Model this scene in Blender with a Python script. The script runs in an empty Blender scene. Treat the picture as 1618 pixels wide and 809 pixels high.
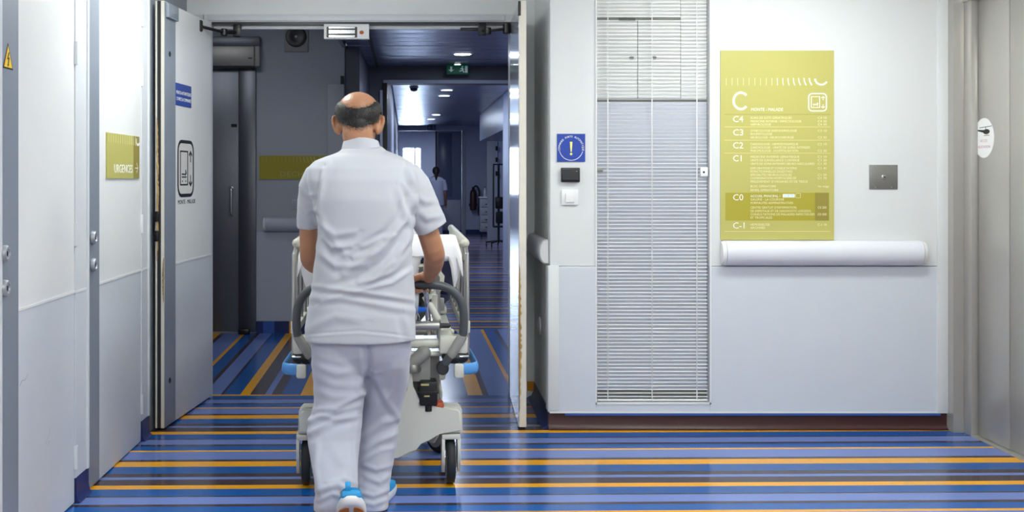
import bpy, bmesh, math, random
import numpy as np
from mathutils import Matrix, Vector, noise

random.seed(7)
scene = bpy.context.scene
COL = scene.collection

# ---------------------------------------------------------------- camera
F, VX, VY, CH = 1770.0, 672.0, 280.0, 1.42      # focal (px), vanishing point (px), camera height
cam_d = bpy.data.cameras.new('camera')
cam = bpy.data.objects.new('camera', cam_d)
COL.objects.link(cam)
cam.location = (0, 0, CH)
cam.rotation_euler = (math.pi / 2, 0, 0)
cam_d.sensor_width = 36.0
cam_d.lens = F / 1618.0 * 36.0
cam_d.shift_x = (809 - VX) / 1618.0
cam_d.shift_y = -(404.5 - VY) / 1618.0
cam_d.clip_start = 0.05
scene.camera = cam

# ---------------------------------------------------------------- world, exposure
world = bpy.data.worlds.new('world')
scene.world = world
world.use_nodes = True
world.node_tree.nodes['Background'].inputs[0].default_value = (0.6, 0.7, 0.9, 1)
world.node_tree.nodes['Background'].inputs[1].default_value = 0.25
vs = scene.view_settings
vs.view_transform = 'Standard'
vs.look = 'None'
vs.gamma = 1.0
vs.use_curve_mapping = False
vs.exposure = 0.07

# luminaires of the front room, second row added as unseen fill (x, y, half width x, half width y, watts)
ROOM_LIGHTS = [(-0.95, 5.45, 0.15, 0.45, 17), (1.9, 5.2, 0.45, 0.15, 22), (0.63, 3.6, 0.3, 0.3, 22),
               (-0.75, 1.2, 0.3, 0.3, 24), (1.9, 2.0, 0.3, 0.3, 30), (0.6, -0.9, 0.3, 0.3, 34)]
LOBBY_FILL = (-1.7, 8.7, 0.3, 0.3, 5)  # unseen panel added to lift the dim lobby wall
END_FILL = (0.0, 30.6, 0.3, 0.3, 40)  # unseen panel added to brighten the wall beside the far window
ROOM_CEIL = 2.64
LIGHT_COL = (0.935, 0.985, 0.945)
WINDOW_STRENGTH = 34.0
DOWNLIGHT_W = 18.0


def area_light(name, loc, sx, sy, watts, col, rot=(0, 0, 0), spread=math.pi):
    d = bpy.data.lights.new(name, 'AREA')
    d.shape = 'RECTANGLE'
    d.size, d.size_y = sx, sy
    d.energy = watts
    d.color = col
    d.spread = spread
    o = bpy.data.objects.new(name, d)
    o.location = loc
    o.rotation_euler = rot
    COL.objects.link(o)
    return o



area_light('fill_light_source', (LOBBY_FILL[0], LOBBY_FILL[1], 2.97), 0.57, 0.57, LOBBY_FILL[4], (0.85, 0.92, 1.0))

area_light('fill_light_source', (END_FILL[0], END_FILL[1], 2.74), 0.57, 0.57, END_FILL[4], (0.8, 0.9, 1.0))


# ---------------------------------------------------------------- helpers
def P(px, py, D):
    return Vector(((px - VX) * D / F, D, CH - (py - VY) * D / F))


def srgb(r, g, b):
    def f(c):
        c /= 255.0
        return c / 12.92 if c <= 0.04045 else ((c + 0.055) / 1.055) ** 2.4
    return (f(r), f(g), f(b), 1.0)


MATS = {}


def mat(name, color, rough=0.5, metal=0.0, var=0.0, scale=20.0, bump=0.0, bscale=150.0, spec=0.5, trans=0.0,
        alpha=1.0, sheen=0.0, coat=0.0, stretch=None, emis=None, estr=0.0, sss=0.0):
    m = bpy.data.materials.new(name)
    m.use_nodes = True
    nt = m.node_tree
    b = nt.nodes['Principled BSDF']
    b.inputs['Base Color'].default_value = color
    b.inputs['Roughness'].default_value = rough
    b.inputs['Metallic'].default_value = metal
    b.inputs['Specular IOR Level'].default_value = spec
    b.inputs['Transmission Weight'].default_value = trans
    b.inputs['Alpha'].default_value = alpha
    b.inputs['Sheen Weight'].default_value = sheen
    b.inputs['Coat Weight'].default_value = coat
    if sss:
        b.inputs['Subsurface Weight'].default_value = sss
        b.inputs['Subsurface Radius'].default_value = (0.012, 0.005, 0.003)
        b.inputs['Subsurface Scale'].default_value = 1.0
    if emis:
        b.inputs['Emission Color'].default_value = emis
        b.inputs['Emission Strength'].default_value = estr
    if var or bump:
        tc = nt.nodes.new('ShaderNodeTexCoord')
        src = tc.outputs['Object']
        if stretch:
            mp = nt.nodes.new('ShaderNodeMapping')
            mp.inputs['Scale'].default_value = stretch
            nt.links.new(src, mp.inputs['Vector'])
            src = mp.outputs['Vector']
    if var:
        n = nt.nodes.new('ShaderNodeTexNoise')
        n.inputs['Scale'].default_value = scale
        n.inputs['Detail'].default_value = 4.0
        nt.links.new(src, n.inputs['Vector'])
        mx = nt.nodes.new('ShaderNodeMixRGB')
        mx.inputs['Color1'].default_value = tuple(max(0, c * (1 - var)) for c in color[:3]) + (1,)
        mx.inputs['Color2'].default_value = tuple(min(1, c * (1 + var)) for c in color[:3]) + (1,)
        nt.links.new(n.outputs['Fac'], mx.inputs['Fac'])
        nt.links.new(mx.outputs['Color'], b.inputs['Base Color'])
    if bump:
        n2 = nt.nodes.new('ShaderNodeTexNoise')
        n2.inputs['Scale'].default_value = bscale
        n2.inputs['Detail'].default_value = 3.0
        nt.links.new(src, n2.inputs['Vector'])
        bp = nt.nodes.new('ShaderNodeBump')
        bp.inputs['Strength'].default_value = bump
        bp.inputs['Distance'].default_value = 0.002
        nt.links.new(n2.outputs['Fac'], bp.inputs['Height'])
        nt.links.new(bp.outputs['Normal'], b.inputs['Normal'])
    MATS[name] = m
    return m


def stripes(name, axis, origin, sign, rough=0.2):
    """printed striped vinyl; one period is 1.09 m"""
    m = bpy.data.materials.new(name)
    m.use_nodes = True
    nt = m.node_tree
    b = nt.nodes['Principled BSDF']
    tc = nt.nodes.new('ShaderNodeTexCoord')
    sep = nt.nodes.new('ShaderNodeSeparateXYZ')
    nt.links.new(tc.outputs['Object'], sep.inputs[0])
    sub = nt.nodes.new('ShaderNodeMath')
    sub.operation = 'MULTIPLY_ADD'
    sub.inputs[1].default_value = sign / 1.09
    sub.inputs[2].default_value = -sign * origin / 1.09 + 40.0
    nt.links.new(sep.outputs[axis], sub.inputs[0])
    fr = nt.nodes.new('ShaderNodeMath')
    fr.operation = 'FRACT'
    nt.links.new(sub.outputs[0], fr.inputs[0])
    rp = nt.nodes.new('ShaderNodeValToRGB')
    rp.color_ramp.interpolation = 'CONSTANT'
    O, B, L, K, V = srgb(240, 168, 10), srgb(8, 84, 158), srgb(108, 130, 194), srgb(64, 50, 54), srgb(26, 90, 166)
    seq = [(0, O), (.062, B), (.174, K), (.188, L), (.300, K), (.335, V), (.429, O), (.458, L), (.620, K), (.659, O),
           (.755, B), (.883, K), (.947, L), (.988, K)]
    els = rp.color_ramp.elements
    els[0].position, els[0].color = 0.0, O
    els[1].position, els[1].color = .062 / 1.09, B
    for s, c in seq[2:]:
        e = els.new(s / 1.09)
        e.color = c
    nt.links.new(fr.outputs[0], rp.inputs['Fac'])
    n = nt.nodes.new('ShaderNodeTexNoise')
    n.inputs['Scale'].default_value = 260.0
    nt.links.new(tc.outputs['Object'], n.inputs['Vector'])
    mx = nt.nodes.new('ShaderNodeMixRGB')
    mx.blend_type = 'OVERLAY'
    mx.inputs['Fac'].default_value = 0.10
    nt.links.new(rp.outputs['Color'], mx.inputs['Color1'])
    nt.links.new(n.outputs['Fac'], mx.inputs['Color2'])
    nt.links.new(mx.outputs['Color'], b.inputs['Base Color'])
    b.inputs['Roughness'].default_value = rough
    b.inputs['Specular IOR Level'].default_value = 0.4
    n2 = nt.nodes.new('ShaderNodeTexNoise')
    n2.inputs['Scale'].default_value = 9.0
    nt.links.new(tc.outputs['Object'], n2.inputs['Vector'])
    bp = nt.nodes.new('ShaderNodeBump')
    bp.inputs['Strength'].default_value = 0.05
    bp.inputs['Distance'].default_value = 0.004
    nt.links.new(n2.outputs['Fac'], bp.inputs['Height'])
    nt.links.new(bp.outputs['Normal'], b.inputs['Normal'])
    return m


LITWHITE = mat('lit_white_paint', srgb(236, 238, 238), 0.55, bump=0.12, bscale=180)  # white paint lightened in colour to stand for light on header and recess
WHITE = mat('white_paint', srgb(218, 220, 220), 0.55, var=0.02, scale=3, bump=0.12, bscale=180)
CEILW = mat('ceiling_white', srgb(232, 232, 230), 0.8, bump=0.1)
DADO = mat('lavender_laminate', srgb(208, 213, 221), 0.42, var=0.025, scale=5, bump=0.08, bscale=220)
DOORW = mat('door_white', srgb(232, 233, 233), 0.38, var=0.03, scale=4, bump=0.06)
FRAMEW = mat('frame_white', srgb(214, 218, 222), 0.4, var=0.02)
STILE = mat('grey_stile', srgb(146, 154, 166), 0.38, var=0.04, scale=3, bump=0.05, metal=0.25)
CREAM = mat('cream_edge', srgb(222, 216, 204), 0.5, var=0.05, scale=8)
BLACK = mat('black_plastic', srgb(16, 16, 18), 0.35)
RUBBER = mat('rubber', srgb(34, 36, 38), 0.7, var=0.1, scale=40)
SEAL = mat('dark_seal', srgb(40, 42, 45), 0.6)
STEEL = mat('brushed_steel', srgb(176, 175, 172), 0.34, metal=0.9, var=0.06, scale=30, stretch=(1, 1, .03), bump=0.06)
KNOB = mat('knob_alloy', srgb(168, 172, 178), 0.42, metal=0.5)
SCUFF = mat('scuff_grey', srgb(176, 180, 188), 0.6)
CHROME = mat('chrome', srgb(200, 202, 205), 0.16, metal=1.0)
STEELP = mat('lift_steel', srgb(176, 173, 168), 0.3, metal=0.4, var=0.03, scale=40, stretch=(1, 1, .05), bump=0.05)
DSTEEL = mat('dark_steel', srgb(96, 98, 104), 0.38, metal=0.85, var=0.08, scale=20, stretch=(1, 1, .05))
PLATE = mat('grey_plate', srgb(138, 136, 132), 0.42, metal=0.7, var=0.06, scale=40)
GOLD = mat('gold_sign', srgb(186, 180, 100), 0.5, var=0.03, scale=2)
GOLDM = mat('gold_mid', srgb(168, 158, 48), 0.5)
GOLDD = mat('gold_dark', srgb(148, 136, 56), 0.5)
GOLDL = mat('gold_light_line', srgb(226, 216, 150), 0.5)
GOLDR = mat('ochre_sign', srgb(160, 146, 28), 0.5, var=0.04, scale=2)
GOLDRL = mat('ochre_light', srgb(180, 170, 90), 0.5)
PRINT = mat('white_print', srgb(246, 246, 238), 0.5)
PRINTP = mat('pale_print', srgb(234, 228, 180), 0.5)
INK = mat('black_print', srgb(20, 20, 22), 0.5)
INKP = mat('pink_print', srgb(205, 160, 175), 0.5)
INKC = mat('sky_blue_print', srgb(150, 205, 225), 0.5)
SBLUE = mat('sign_blue', srgb(22, 62, 160), 0.4)
YELLOW = mat('sign_yellow', srgb(250, 205, 30), 0.45)
PYEL = mat('pale_yellow', srgb(250, 240, 130), 0.45)
PLAST = mat('white_plastic', srgb(232, 232, 232), 0.35)
BLIND = mat('blind_slat', srgb(228, 230, 232), 0.4)
CABIN = mat('cabinet_white', srgb(236, 236, 234), 0.5)
CABLAV = mat('cabinet_lavender', srgb(222, 225, 236), 0.5)
RAILW = mat('handrail_vinyl', srgb(220, 222, 230), 0.42, bump=0.15, bscale=400)
MAROON = mat('vinyl_maroon', srgb(56, 20, 20), 0.4, var=0.08, scale=6)
VBLUE = mat('vinyl_blue', srgb(52, 92, 168), 0.35)
VDBLUE = mat('vinyl_dark_blue', srgb(30, 44, 100), 0.4)
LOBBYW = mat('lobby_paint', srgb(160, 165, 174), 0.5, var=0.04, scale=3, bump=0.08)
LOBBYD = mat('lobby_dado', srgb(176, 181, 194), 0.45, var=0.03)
CORRW = mat('corridor_paint', srgb(176, 184, 206), 0.5, var=0.03, scale=2)
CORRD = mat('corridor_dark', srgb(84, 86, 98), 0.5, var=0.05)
CPANEL = mat('ceiling_metal', srgb(128, 140, 172), 0.30, metal=0.8, var=0.04, scale=3)
GREEN = mat('exit_green', srgb(10, 70, 50), 0.5, emis=srgb(10, 80, 58), estr=0.25)
EXITW = mat('exit_white', srgb(200, 220, 215), 0.5, emis=srgb(200, 225, 220), estr=0.12)
LAMP = mat('lamp_glow', (1, 1, 1, 1), 0.5, emis=(0.92, 0.96, 1, 1), estr=9.0)
PANELGLOW = mat('panel_glow', (1, 1, 1, 1), 0.5, emis=(0.93, 0.97, 1, 1), estr=3.0)
DAYLIGHT = mat('daylight', (1, 1, 1, 1), 0.5, emis=(0.62, 0.78, 1.0, 1), estr=WINDOW_STRENGTH)
BLUEGLASS = mat('blue_door', srgb(96, 108, 140), 0.3)
SKIN = mat('skin', srgb(176, 126, 94), 0.42, var=0.14, scale=22, bump=0.15, bscale=220, sss=0.05)
HAIRM = mat('grey_black_hair', srgb(22, 20, 19), 0.55, var=0.5, scale=160)
HAIRG = mat('grey_hair', srgb(96, 92, 88), 0.6, var=0.2, scale=100)
HAIRD = mat('dark_hair', srgb(14, 13, 16), 0.6)
SKIND = mat('skin_far', srgb(120, 84, 66), 0.5)
TUNIC = mat('tunic_cotton', srgb(187, 189, 197), 0.85, var=0.02, scale=6, bump=0.25, bscale=700, sheen=0.2)
TROUS = mat('trouser_cotton', srgb(180, 183, 196), 0.85, var=0.02, scale=6, bump=0.25, bscale=700, sheen=0.2)
FARW = mat('far_uniform', srgb(150, 156, 180), 0.85)
SHOEB = mat('shoe_blue', srgb(34, 146, 205), 0.55, var=0.1, scale=60, bump=0.2)
SHOEK = mat('shoe_lining', srgb(30, 32, 36), 0.7)
SOLEW = mat('sole_white', srgb(226, 226, 228), 0.55)
SOLEO = mat('sole_gum', srgb(190, 120, 66), 0.6, var=0.12, scale=40)
SHEET = mat('sheet_cotton', srgb(240, 241, 244), 0.85, bump=0.2, bscale=500, sheen=0.2)
NAVY = mat('mattress_navy', srgb(34, 46, 92), 0.45, var=0.05)
BEDW = mat('bed_plastic', srgb(206, 206, 196), 0.42, var=0.03, scale=8)
BEDG = mat('bed_grey', srgb(150, 150, 144), 0.42, var=0.04)
BEDR = mat('rail_plastic', srgb(198, 196, 184), 0.38)
HANDLE = mat('handle_grey', srgb(72, 76, 80), 0.4)
BUMPB = mat('bumper_blue', srgb(84, 150, 214), 0.4)
RED = mat('brick_red', srgb(176, 78, 44), 0.5)
BRASS = mat('label_brass', srgb(190, 180, 120), 0.4)
BAGM = mat('clear_bag', srgb(222, 228, 236), 0.2, alpha=0.55, bump=0.3, bscale=40)
GLOVEB = mat('strap_blue', srgb(16, 104, 214), 0.4)
WOODCHIP = mat('splintered_wood', srgb(176, 144, 88), 0.8, var=0.45, scale=45, stretch=(1, 1, .25), bump=0.6, bscale=60)
EXTR = mat('extinguisher_dark', srgb(60, 20, 26), 0.4)
FLOOR_A = stripes('vinyl_cross', 1, 6.292, -1, 0.17)
FLOOR_B = stripes('vinyl_long', 0, 1.035, -1, 0.2)


def new_obj(name, mesh, parent=None, M=None):
    o = bpy.data.objects.new(name, mesh)
    COL.objects.link(o)
    if parent:
        o.parent = parent
    return o


def finish(bm, smooth=None):
    if smooth is not None:
        bmesh.ops.recalc_face_normals(bm, faces=bm.faces)
        for f in bm.faces:
            f.smooth = True
        for e in bm.edges:
            if len(e.link_faces) == 2 and e.calc_face_angle(0) > smooth:
                e.smooth = False


ROOTM = {}


def root_matrix(parent):
    p = parent
    while p and p.parent:
        p = p.parent
    return ROOTM.get(p.name, Matrix()) if p else Matrix()


def part(name, bm, m, parent=None, smooth=0.7, world=True):
    """one mesh object; geometry given in world space and moved into the root's local space"""
    if not isinstance(bm, bpy.types.Mesh):
        finish(bm, smooth)
        me = bpy.data.meshes.new(name)
        if parent and world:
            bm.transform(root_matrix(parent).inverted())
        bm.to_mesh(me)
        bm.free()
    else:
        me = bm
        if parent and world:
            me.transform(root_matrix(parent).inverted())
    me.materials.append(m)
    return new_obj(name, me, parent)


def thing(name, label, cat, loc, rotz=0.0, group=None, kind=None):
    o = new_obj(name, None)
    o.empty_display_size = 0.1
    o.location = loc
    o.rotation_euler = (0, 0, rotz)
    ROOTM[o.name] = Matrix.Translation(loc) @ Matrix.Rotation(rotz, 4, 'Z')
    if label:
        o['label'] = label
    if cat:
        o['category'] = cat
    if group:
        o['group'] = group
    if kind:
        o['kind'] = kind
    return o


def tag(o, label, cat=None, group=None):
    o['label'] = label
    if cat:
        o['category'] = cat
    if group:
        o['group'] = group
    return o


def struct(o, label=None):
    o['kind'] = 'structure'
    if label:
        o['label'] = label
    return o


def copy_tree(o, parent=None, loc=None):
    c = o.copy()
    COL.objects.link(c)
    c.parent = parent
    if loc is not None:
        c.location = loc
    for ch in list(o.children):
        copy_tree(ch, c)
    return c


def box(bm, x0, x1, y0, y1, z0, z1, bev=0.0, M=None, seg=2):
    t = bmesh.new()
    bmesh.ops.create_cube(t, size=1.0)
    for v in t.verts:
        v.co = Vector(((x0 + x1) / 2 + v.co.x * (x1 - x0), (y0 + y1) / 2 + v.co.y * (y1 - y0), (z0 + z1) / 2 + v.co.z * (z1 - z0)))
    if bev:
        bmesh.ops.bevel(t, geom=t.edges[:], offset=bev, segments=seg, affect='EDGES', profile=0.5)
    if M:
        t.transform(M)
    me = bpy.data.meshes.new('tmp')
    t.to_mesh(me)
    t.free()
    bm.from_mesh(me)
    bpy.data.meshes.remove(me)
    return bm


def B(*a, **k):
    return box(bmesh.new(), *a, **k)


def tube(bm, pts, radii, n=12, caps='round', flat=None):
    """loft along a polyline; radii scalar or list, entries may be (rx, ry)"""
    pts = [Vector(p) for p in pts]
    if not isinstance(radii, (list, tuple)):
        radii = [radii] * len(pts)
    radii = [r if isinstance(r, (list, tuple)) else (r, r) for r in radii]
    tan = []
    for i in range(len(pts)):
        a = pts[max(0, i - 1)]
        b = pts[min(len(pts) - 1, i + 1)]
        tan.append((b - a).normalized())
    ref = Vector(flat) if flat else (Vector((0, 0, 1)) if abs(tan[0].z) < 0.9 else Vector((1, 0, 0)))
    u = (ref - tan[0] * ref.dot(tan[0])).normalized()
    rings = []
    seq = list(zip(pts, radii, tan))
    if caps == 'round':
        r0, r1 = radii[0], radii[-1]
        pre = [(pts[0] - tan[0] * min(r0) * math.cos(a), (r0[0] * math.sin(a), r0[1] * math.sin(a)), tan[0]) for a in (0.25, 0.8, 1.2)]
        post = [(pts[-1] + tan[-1] * min(r1) * math.cos(a), (r1[0] * math.sin(a), r1[1] * math.sin(a)), tan[-1]) for a in (1.2, 0.8, 0.25)]
        seq = pre + seq + post
    for p, r, t in seq:
        u = (u - t * u.dot(t)).normalized()
        w = t.cross(u)
        rings.append([bm.verts.new(p + u * (r[0] * math.cos(2 * math.pi * k / n)) + w * (r[1] * math.sin(2 * math.pi * k / n))) for k in range(n)])
    for a, b in zip(rings, rings[1:]):
        for k in range(n):
            bm.faces.new((a[k], a[(k + 1) % n], b[(k + 1) % n], b[k]))
    bm.faces.new(rings[0][::-1])
    bm.faces.new(rings[-1])
    return bm


def T(*a, **k):
    return tube(bmesh.new(), *a, **k)


def smooth_path(pts, n=6):
    pts = [Vector(p) for p in pts]
    out = []
    for i in range(len(pts) - 1):
        p0, p1, p2, p3 = pts[max(0, i - 1)], pts[i], pts[i + 1], pts[min(len(pts) - 1, i + 2)]
        for k in range(n):
            t = k / n
            out.append(0.5 * ((2 * p1) + (-p0 + p2) * t + (2 * p0 - 5 * p1 + 4 * p2 - p3) * t * t + (-p0 + 3 * p1 - 3 * p2 + p3) * t ** 3))
    out.append(pts[-1])
    return out


def cyl(bm, c, axis, r, h, n=24, r2=None, bev=0.0):
    """closed cylinder from c along axis"""
    c = Vector(c)
    axis = Vector(axis).normalized()
    if bev:
        return lathe(bm, c, axis, [(r - bev, 0), (r, bev), (r2 or r, h - bev), ((r2 or r) - bev, h)], n)
    return lathe(bm, c, axis, [(r, 0), (r2 if r2 is not None else r, h)], n)


def lathe(bm, c, axis, prof, n=24):
    c = Vector(c)
    axis = Vector(axis).normalized()
    ref = Vector((0, 0, 1)) if abs(axis.z) < 0.9 else Vector((1, 0, 0))
    u = axis.cross(ref).normalized()
    w = axis.cross(u)
    rings = []
    for r, h in prof:
        rings.append([bm.verts.new(c + axis * h + (u * math.cos(2 * math.pi * k / n) + w * math.sin(2 * math.pi * k / n)) * max(r, 1e-5)) for k in range(n)])
    for a, b in zip(rings, rings[1:]):
        for k in range(n):
            bm.faces.new((a[k], a[(k + 1) % n], b[(k + 1) % n], b[k]))
    bm.faces.new(rings[0][::-1])
    bm.faces.new(rings[-1])
    return bm


def prism(bm, outline, M, depth):
    """extrude a 2D outline (list of (u,v)); M maps (u, v, w) to world, w from 0 to depth"""
    a = [bm.verts.new(M @ Vector((u, v, 0))) for u, v in outline]
    b = [bm.verts.new(M @ Vector((u, v, depth))) for u, v in outline]
    n = len(outline)
    bm.faces.new(a[::-1])
    bm.faces.new(b)
    for i in range(n):
        bm.faces.new((a[i], a[(i + 1) % n], b[(i + 1) % n], b[i]))
    return bm


def ellipse(cu, cv, ru, rv, n=32, a0=0.0, a1=2 * math.pi):
    full = abs(a1 - a0 - 2 * math.pi) < 1e-6
    m = n if full else n + 1
    return [(cu + ru * math.cos(a0 + (a1 - a0) * k / n), cv + rv * math.sin(a0 + (a1 - a0) * k / n)) for k in range(m)]


def roundrect(u0, u1, v0, v1, r, n=5):
    out = []
    for cx, cy, a in ((u1 - r, v1 - r, 0), (u0 + r, v1 - r, math.pi / 2), (u0 + r, v0 + r, math.pi), (u1 - r, v0 + r, 1.5 * math.pi)):
        for k in range(n + 1):
            t = a + math.pi / 2 * k / n
            out.append((cx + r * math.cos(t), cy + r * math.sin(t)))
    return out


def stroke(bm, pts, w, M, depth, closed=False):
    """a flat band of width w following a 2D polyline, extruded by depth"""
    pts = [Vector((p[0], p[1])) for p in pts]
    n = len(pts)
    L, R = [], []
    for i in range(n):
        a = pts[i - 1] if (i > 0 or closed) else pts[i]
        b = pts[(i + 1) % n] if (i < n - 1 or closed) else pts[i]
        t = (b - a).normalized()
        nn = Vector((-t.y, t.x)) * (w / 2)
        L.append(pts[i] + nn)
        R.append(pts[i] - nn)
    V = [[bm.verts.new(M @ Vector((p.x, p.y, d))) for p in s] for s in (L, R) for d in (0, depth)]
    l0, l1, r0, r1 = V
    rng = range(n if closed else n - 1)
    for i in rng:
        j = (i + 1) % n
        bm.faces.new((l1[i], r1[i], r1[j], l1[j]))
        bm.faces.new((l0[i], l1[i], l1[j], l0[j]))
        bm.faces.new((r0[i], r0[j], r1[j], r1[i]))
        bm.faces.new((l0[i], l0[j], r0[j], r0[i]))
    return bm


def frontM(x, y, z):
    """u to +X, v to +Z, w towards the viewer (-Y)"""
    return Matrix(((1, 0, 0, x), (0, 0, -1, y), (0, 1, 0, z), (0, 0, 0, 1)))


def leftM(x, y, z):
    """u to +Y, v to +Z, w to +X (surface facing +X)"""
    return Matrix(((0, 0, 1, x), (1, 0, 0, y), (0, 1, 0, z), (0, 0, 0, 1)))


def rightM(x, y, z):
    """surface facing -X: u to -Y, v to +Z, w to -X"""
    return Matrix(((0, 0, -1, x), (-1, 0, 0, y), (0, 1, 0, z), (0, 0, 0, 1)))


def text_bm(bm, s, size, M, u=0.0, v=0.0, align='LEFT', w=None, depth=0.0006, rot=0.0):
    cu = bpy.data.curves.new('txt', 'FONT')
    cu.body = s
    cu.size = size
    cu.align_x = align
    cu.resolution_u = 2
    cu.extrude = depth / 2
    o = bpy.data.objects.new('txt', cu)
    COL.objects.link(o)
    dg = bpy.context.evaluated_depsgraph_get()
    me = bpy.data.meshes.new_from_object(o.evaluated_get(dg))
    bpy.data.objects.remove(o)
    bpy.data.curves.remove(cu)
    sx = 1.0
    if w and len(me.vertices):
        xs = [vv.co.x for vv in me.vertices]
        sx = w / (max(xs) - min(xs))
    me.transform(M @ Matrix.Translation((u, v, depth / 2)) @ Matrix.Rotation(rot, 4, 'Z') @ Matrix.Diagonal((sx, 1, 1, 1)))
    bm.from_mesh(me)
    bpy.data.meshes.remove(me)
    return bm


def remesh(bm, voxel, smooth_it=4, factor=0.5):
    bmesh.ops.recalc_face_normals(bm, faces=bm.faces)
    me = bpy.data.meshes.new('tmp')
    bm.to_mesh(me)
    bm.free()
    o = bpy.data.objects.new('tmp', me)
    COL.objects.link(o)
    r = o.modifiers.new('r', 'REMESH')
    r.mode = 'VOXEL'
    r.voxel_size = voxel
    r.use_smooth_shade = True
    if smooth_it:
        s = o.modifiers.new('s', 'SMOOTH')
        s.factor = factor
        s.iterations = smooth_it
    dg = bpy.context.evaluated_depsgraph_get()
    out = bpy.data.meshes.new_from_object(o.evaluated_get(dg))
    bpy.data.objects.remove(o)
    bpy.data.meshes.remove(me)
    for p in out.polygons:
        p.use_smooth = True
    return out


def mesh_arrays(me):
    n = len(me.vertices)
    co = np.empty(n * 3)
    me.vertices.foreach_get('co', co)
    no = np.empty(n * 3)
    me.vertices.foreach_get('normal', no)
    return co.reshape(-1, 3), no.reshape(-1, 3)


def set_co(me, co):
    me.vertices.foreach_set('co', co.ravel())
    me.update()


def add_folds(me, folds, wob=0.0, wobs=9.0, seed=0.0):
    """cloth folds: each fold is a polyline over the back of the garment (x, z from the reference frame), with height and width"""
    co, no = mesh_arrays(me)
    u = VX + F * co[:, 0] / co[:, 1]
    v = VY + F * (CH - co[:, 2]) / co[:, 1]
    disp = np.zeros(len(co))
    back = np.clip((0.35 - no[:, 1]) / 0.5, 0, 1)
    for pts, amp, w in folds:
        best = np.full(len(co), 1e9)
        sgn = np.zeros(len(co))
        tt = np.zeros(len(co))
        nseg = len(pts) - 1
        for i in range(nseg):
            ax, ay = pts[i]
            bx, by = pts[i + 1]
            dx, dy = bx - ax, by - ay
            L2 = dx * dx + dy * dy
            t = np.clip(((u - ax) * dx + (v - ay) * dy) / L2, 0, 1)
            ex, ey = u - (ax + t * dx), v - (ay + t * dy)
            d = np.hypot(ex, ey)
            s = np.sign(dx * ey - dy * ex)
            m = d < best
            best[m] = d[m]
            sgn[m] = s[m]
            tt[m] = (i + t[m]) / nseg
        fade = np.sin(np.pi * np.clip(0.08 + 0.84 * tt, 0, 1)) ** 0.6
        sd = best * sgn
        disp += amp * fade * (np.exp(-(sd / w) ** 2) - 0.7 * np.exp(-((sd - 1.9 * w) / (1.2 * w)) ** 2))
    disp *= back
    if wob:
        wn = np.array([noise.noise(Vector((c[0] * wobs + seed, c[1] * wobs, c[2] * wobs * 0.8))) for c in co])
        disp += wob * wn
    set_co(me, co + no * disp[:, None])


def loft(bm, rings, n=48, power=2.4):
    """rings: (cx_px, cy_px, D, half width px, half depth m[, tilt]) stacked; horizontal superellipse sections"""
    R = []
    for r in rings:
        cx, cy, D, hw, hd = r[:5]
        tilt = r[5] if len(r) > 5 else 0.0
        c = P(cx, cy, D)
        hwm = hw * D / F
        ring = []
        for k in range(n):
            a = 2 * math.pi * k / n
            ca, sa = math.cos(a), math.sin(a)
            x = hwm * math.copysign(abs(ca) ** (2 / power), ca)
            y = hd * math.copysign(abs(sa) ** (2 / power), sa)
            ring.append(bm.verts.new(c + Vector((x, y, y * tilt))))
        R.append(ring)
    for a, b in zip(R, R[1:]):
        for k in range(n):
            bm.faces.new((a[k], a[(k + 1) % n], b[(k + 1) % n], b[k]))
    bm.faces.new(R[0][::-1])
    bm.faces.new(R[-1])
    return bm


def ball(bm, c, rx, ry, rz, M=None, seg=24):
    t = bmesh.new()
    bmesh.ops.create_uvsphere(t, u_segments=seg, v_segments=seg // 2, radius=1.0)
    t.transform(Matrix.Translation(c) @ (M or Matrix()) @ Matrix.Diagonal((rx, ry, rz, 1)))
    me = bpy.data.meshes.new('tmp')
    t.to_mesh(me)
    t.free()
    bm.from_mesh(me)
    bpy.data.meshes.remove(me)
    return bm


# ================================================================ STRUCTURE
LW, RW = -1.525, 3.03            # left wall, lift wall
FW, DW = 6.30, 7.22              # front wall plane, double-door plane
PAT = 0.020                      # slight turn of the floor print against the walls

# floors (print turned a little; local axes carry the pattern)


def floor_zone(name, corners, m, pivot):
    bm = prism(bmesh.new(), corners, Matrix.Translation((0, 0, -0.05)), 0.05)
    bmesh.ops.recalc_face_normals(bm, faces=bm.faces)
    Rz = Matrix.Translation((pivot[0], pivot[1], 0)) @ Matrix.Rotation(PAT, 4, 'Z') @ Matrix.Translation((-pivot[0], -pivot[1], 0))
    bm.transform(Rz.inverted())
    o = part(name, bm, m, smooth=None)
    o.matrix_world = Rz
    return struct(o)


floor_zone('floor', [(-1.9, -2.6), (3.3, -2.6), (3.3, 7.25), (-1.9, 7.33)], FLOOR_A, (0.8, 6.29))
floor_zone('floor', [(-3.0, 7.345), (3.3, 7.25), (3.3, 10.45), (-3.0, 10.45)], FLOOR_B, (0.33, 7.3))
floor_zone('floor', [(-3.0, 10.45), (3.3, 10.45), (3.3, 34.5), (-3.0, 34.5)], FLOOR_A, (0.5, 10.45))

# --- front room shell
o = part('wall_left', B(-1.75, LW - 0.035, -2.6, 7.40, 0, ROOM_CEIL + 0.05), WHITE, smooth=None)
struct(o, 'white left wall with two doors')
o = part('wall_back', B(-1.75, 3.3, -2.7, -2.55, 0, ROOM_CEIL + 0.05), WHITE, smooth=None)
struct(o)
o = part('ceiling', B(-1.75, 3.35, -2.6, 7.22, ROOM_CEIL, ROOM_CEIL + 0.06), CEILW, smooth=None)
struct(o)

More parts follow.
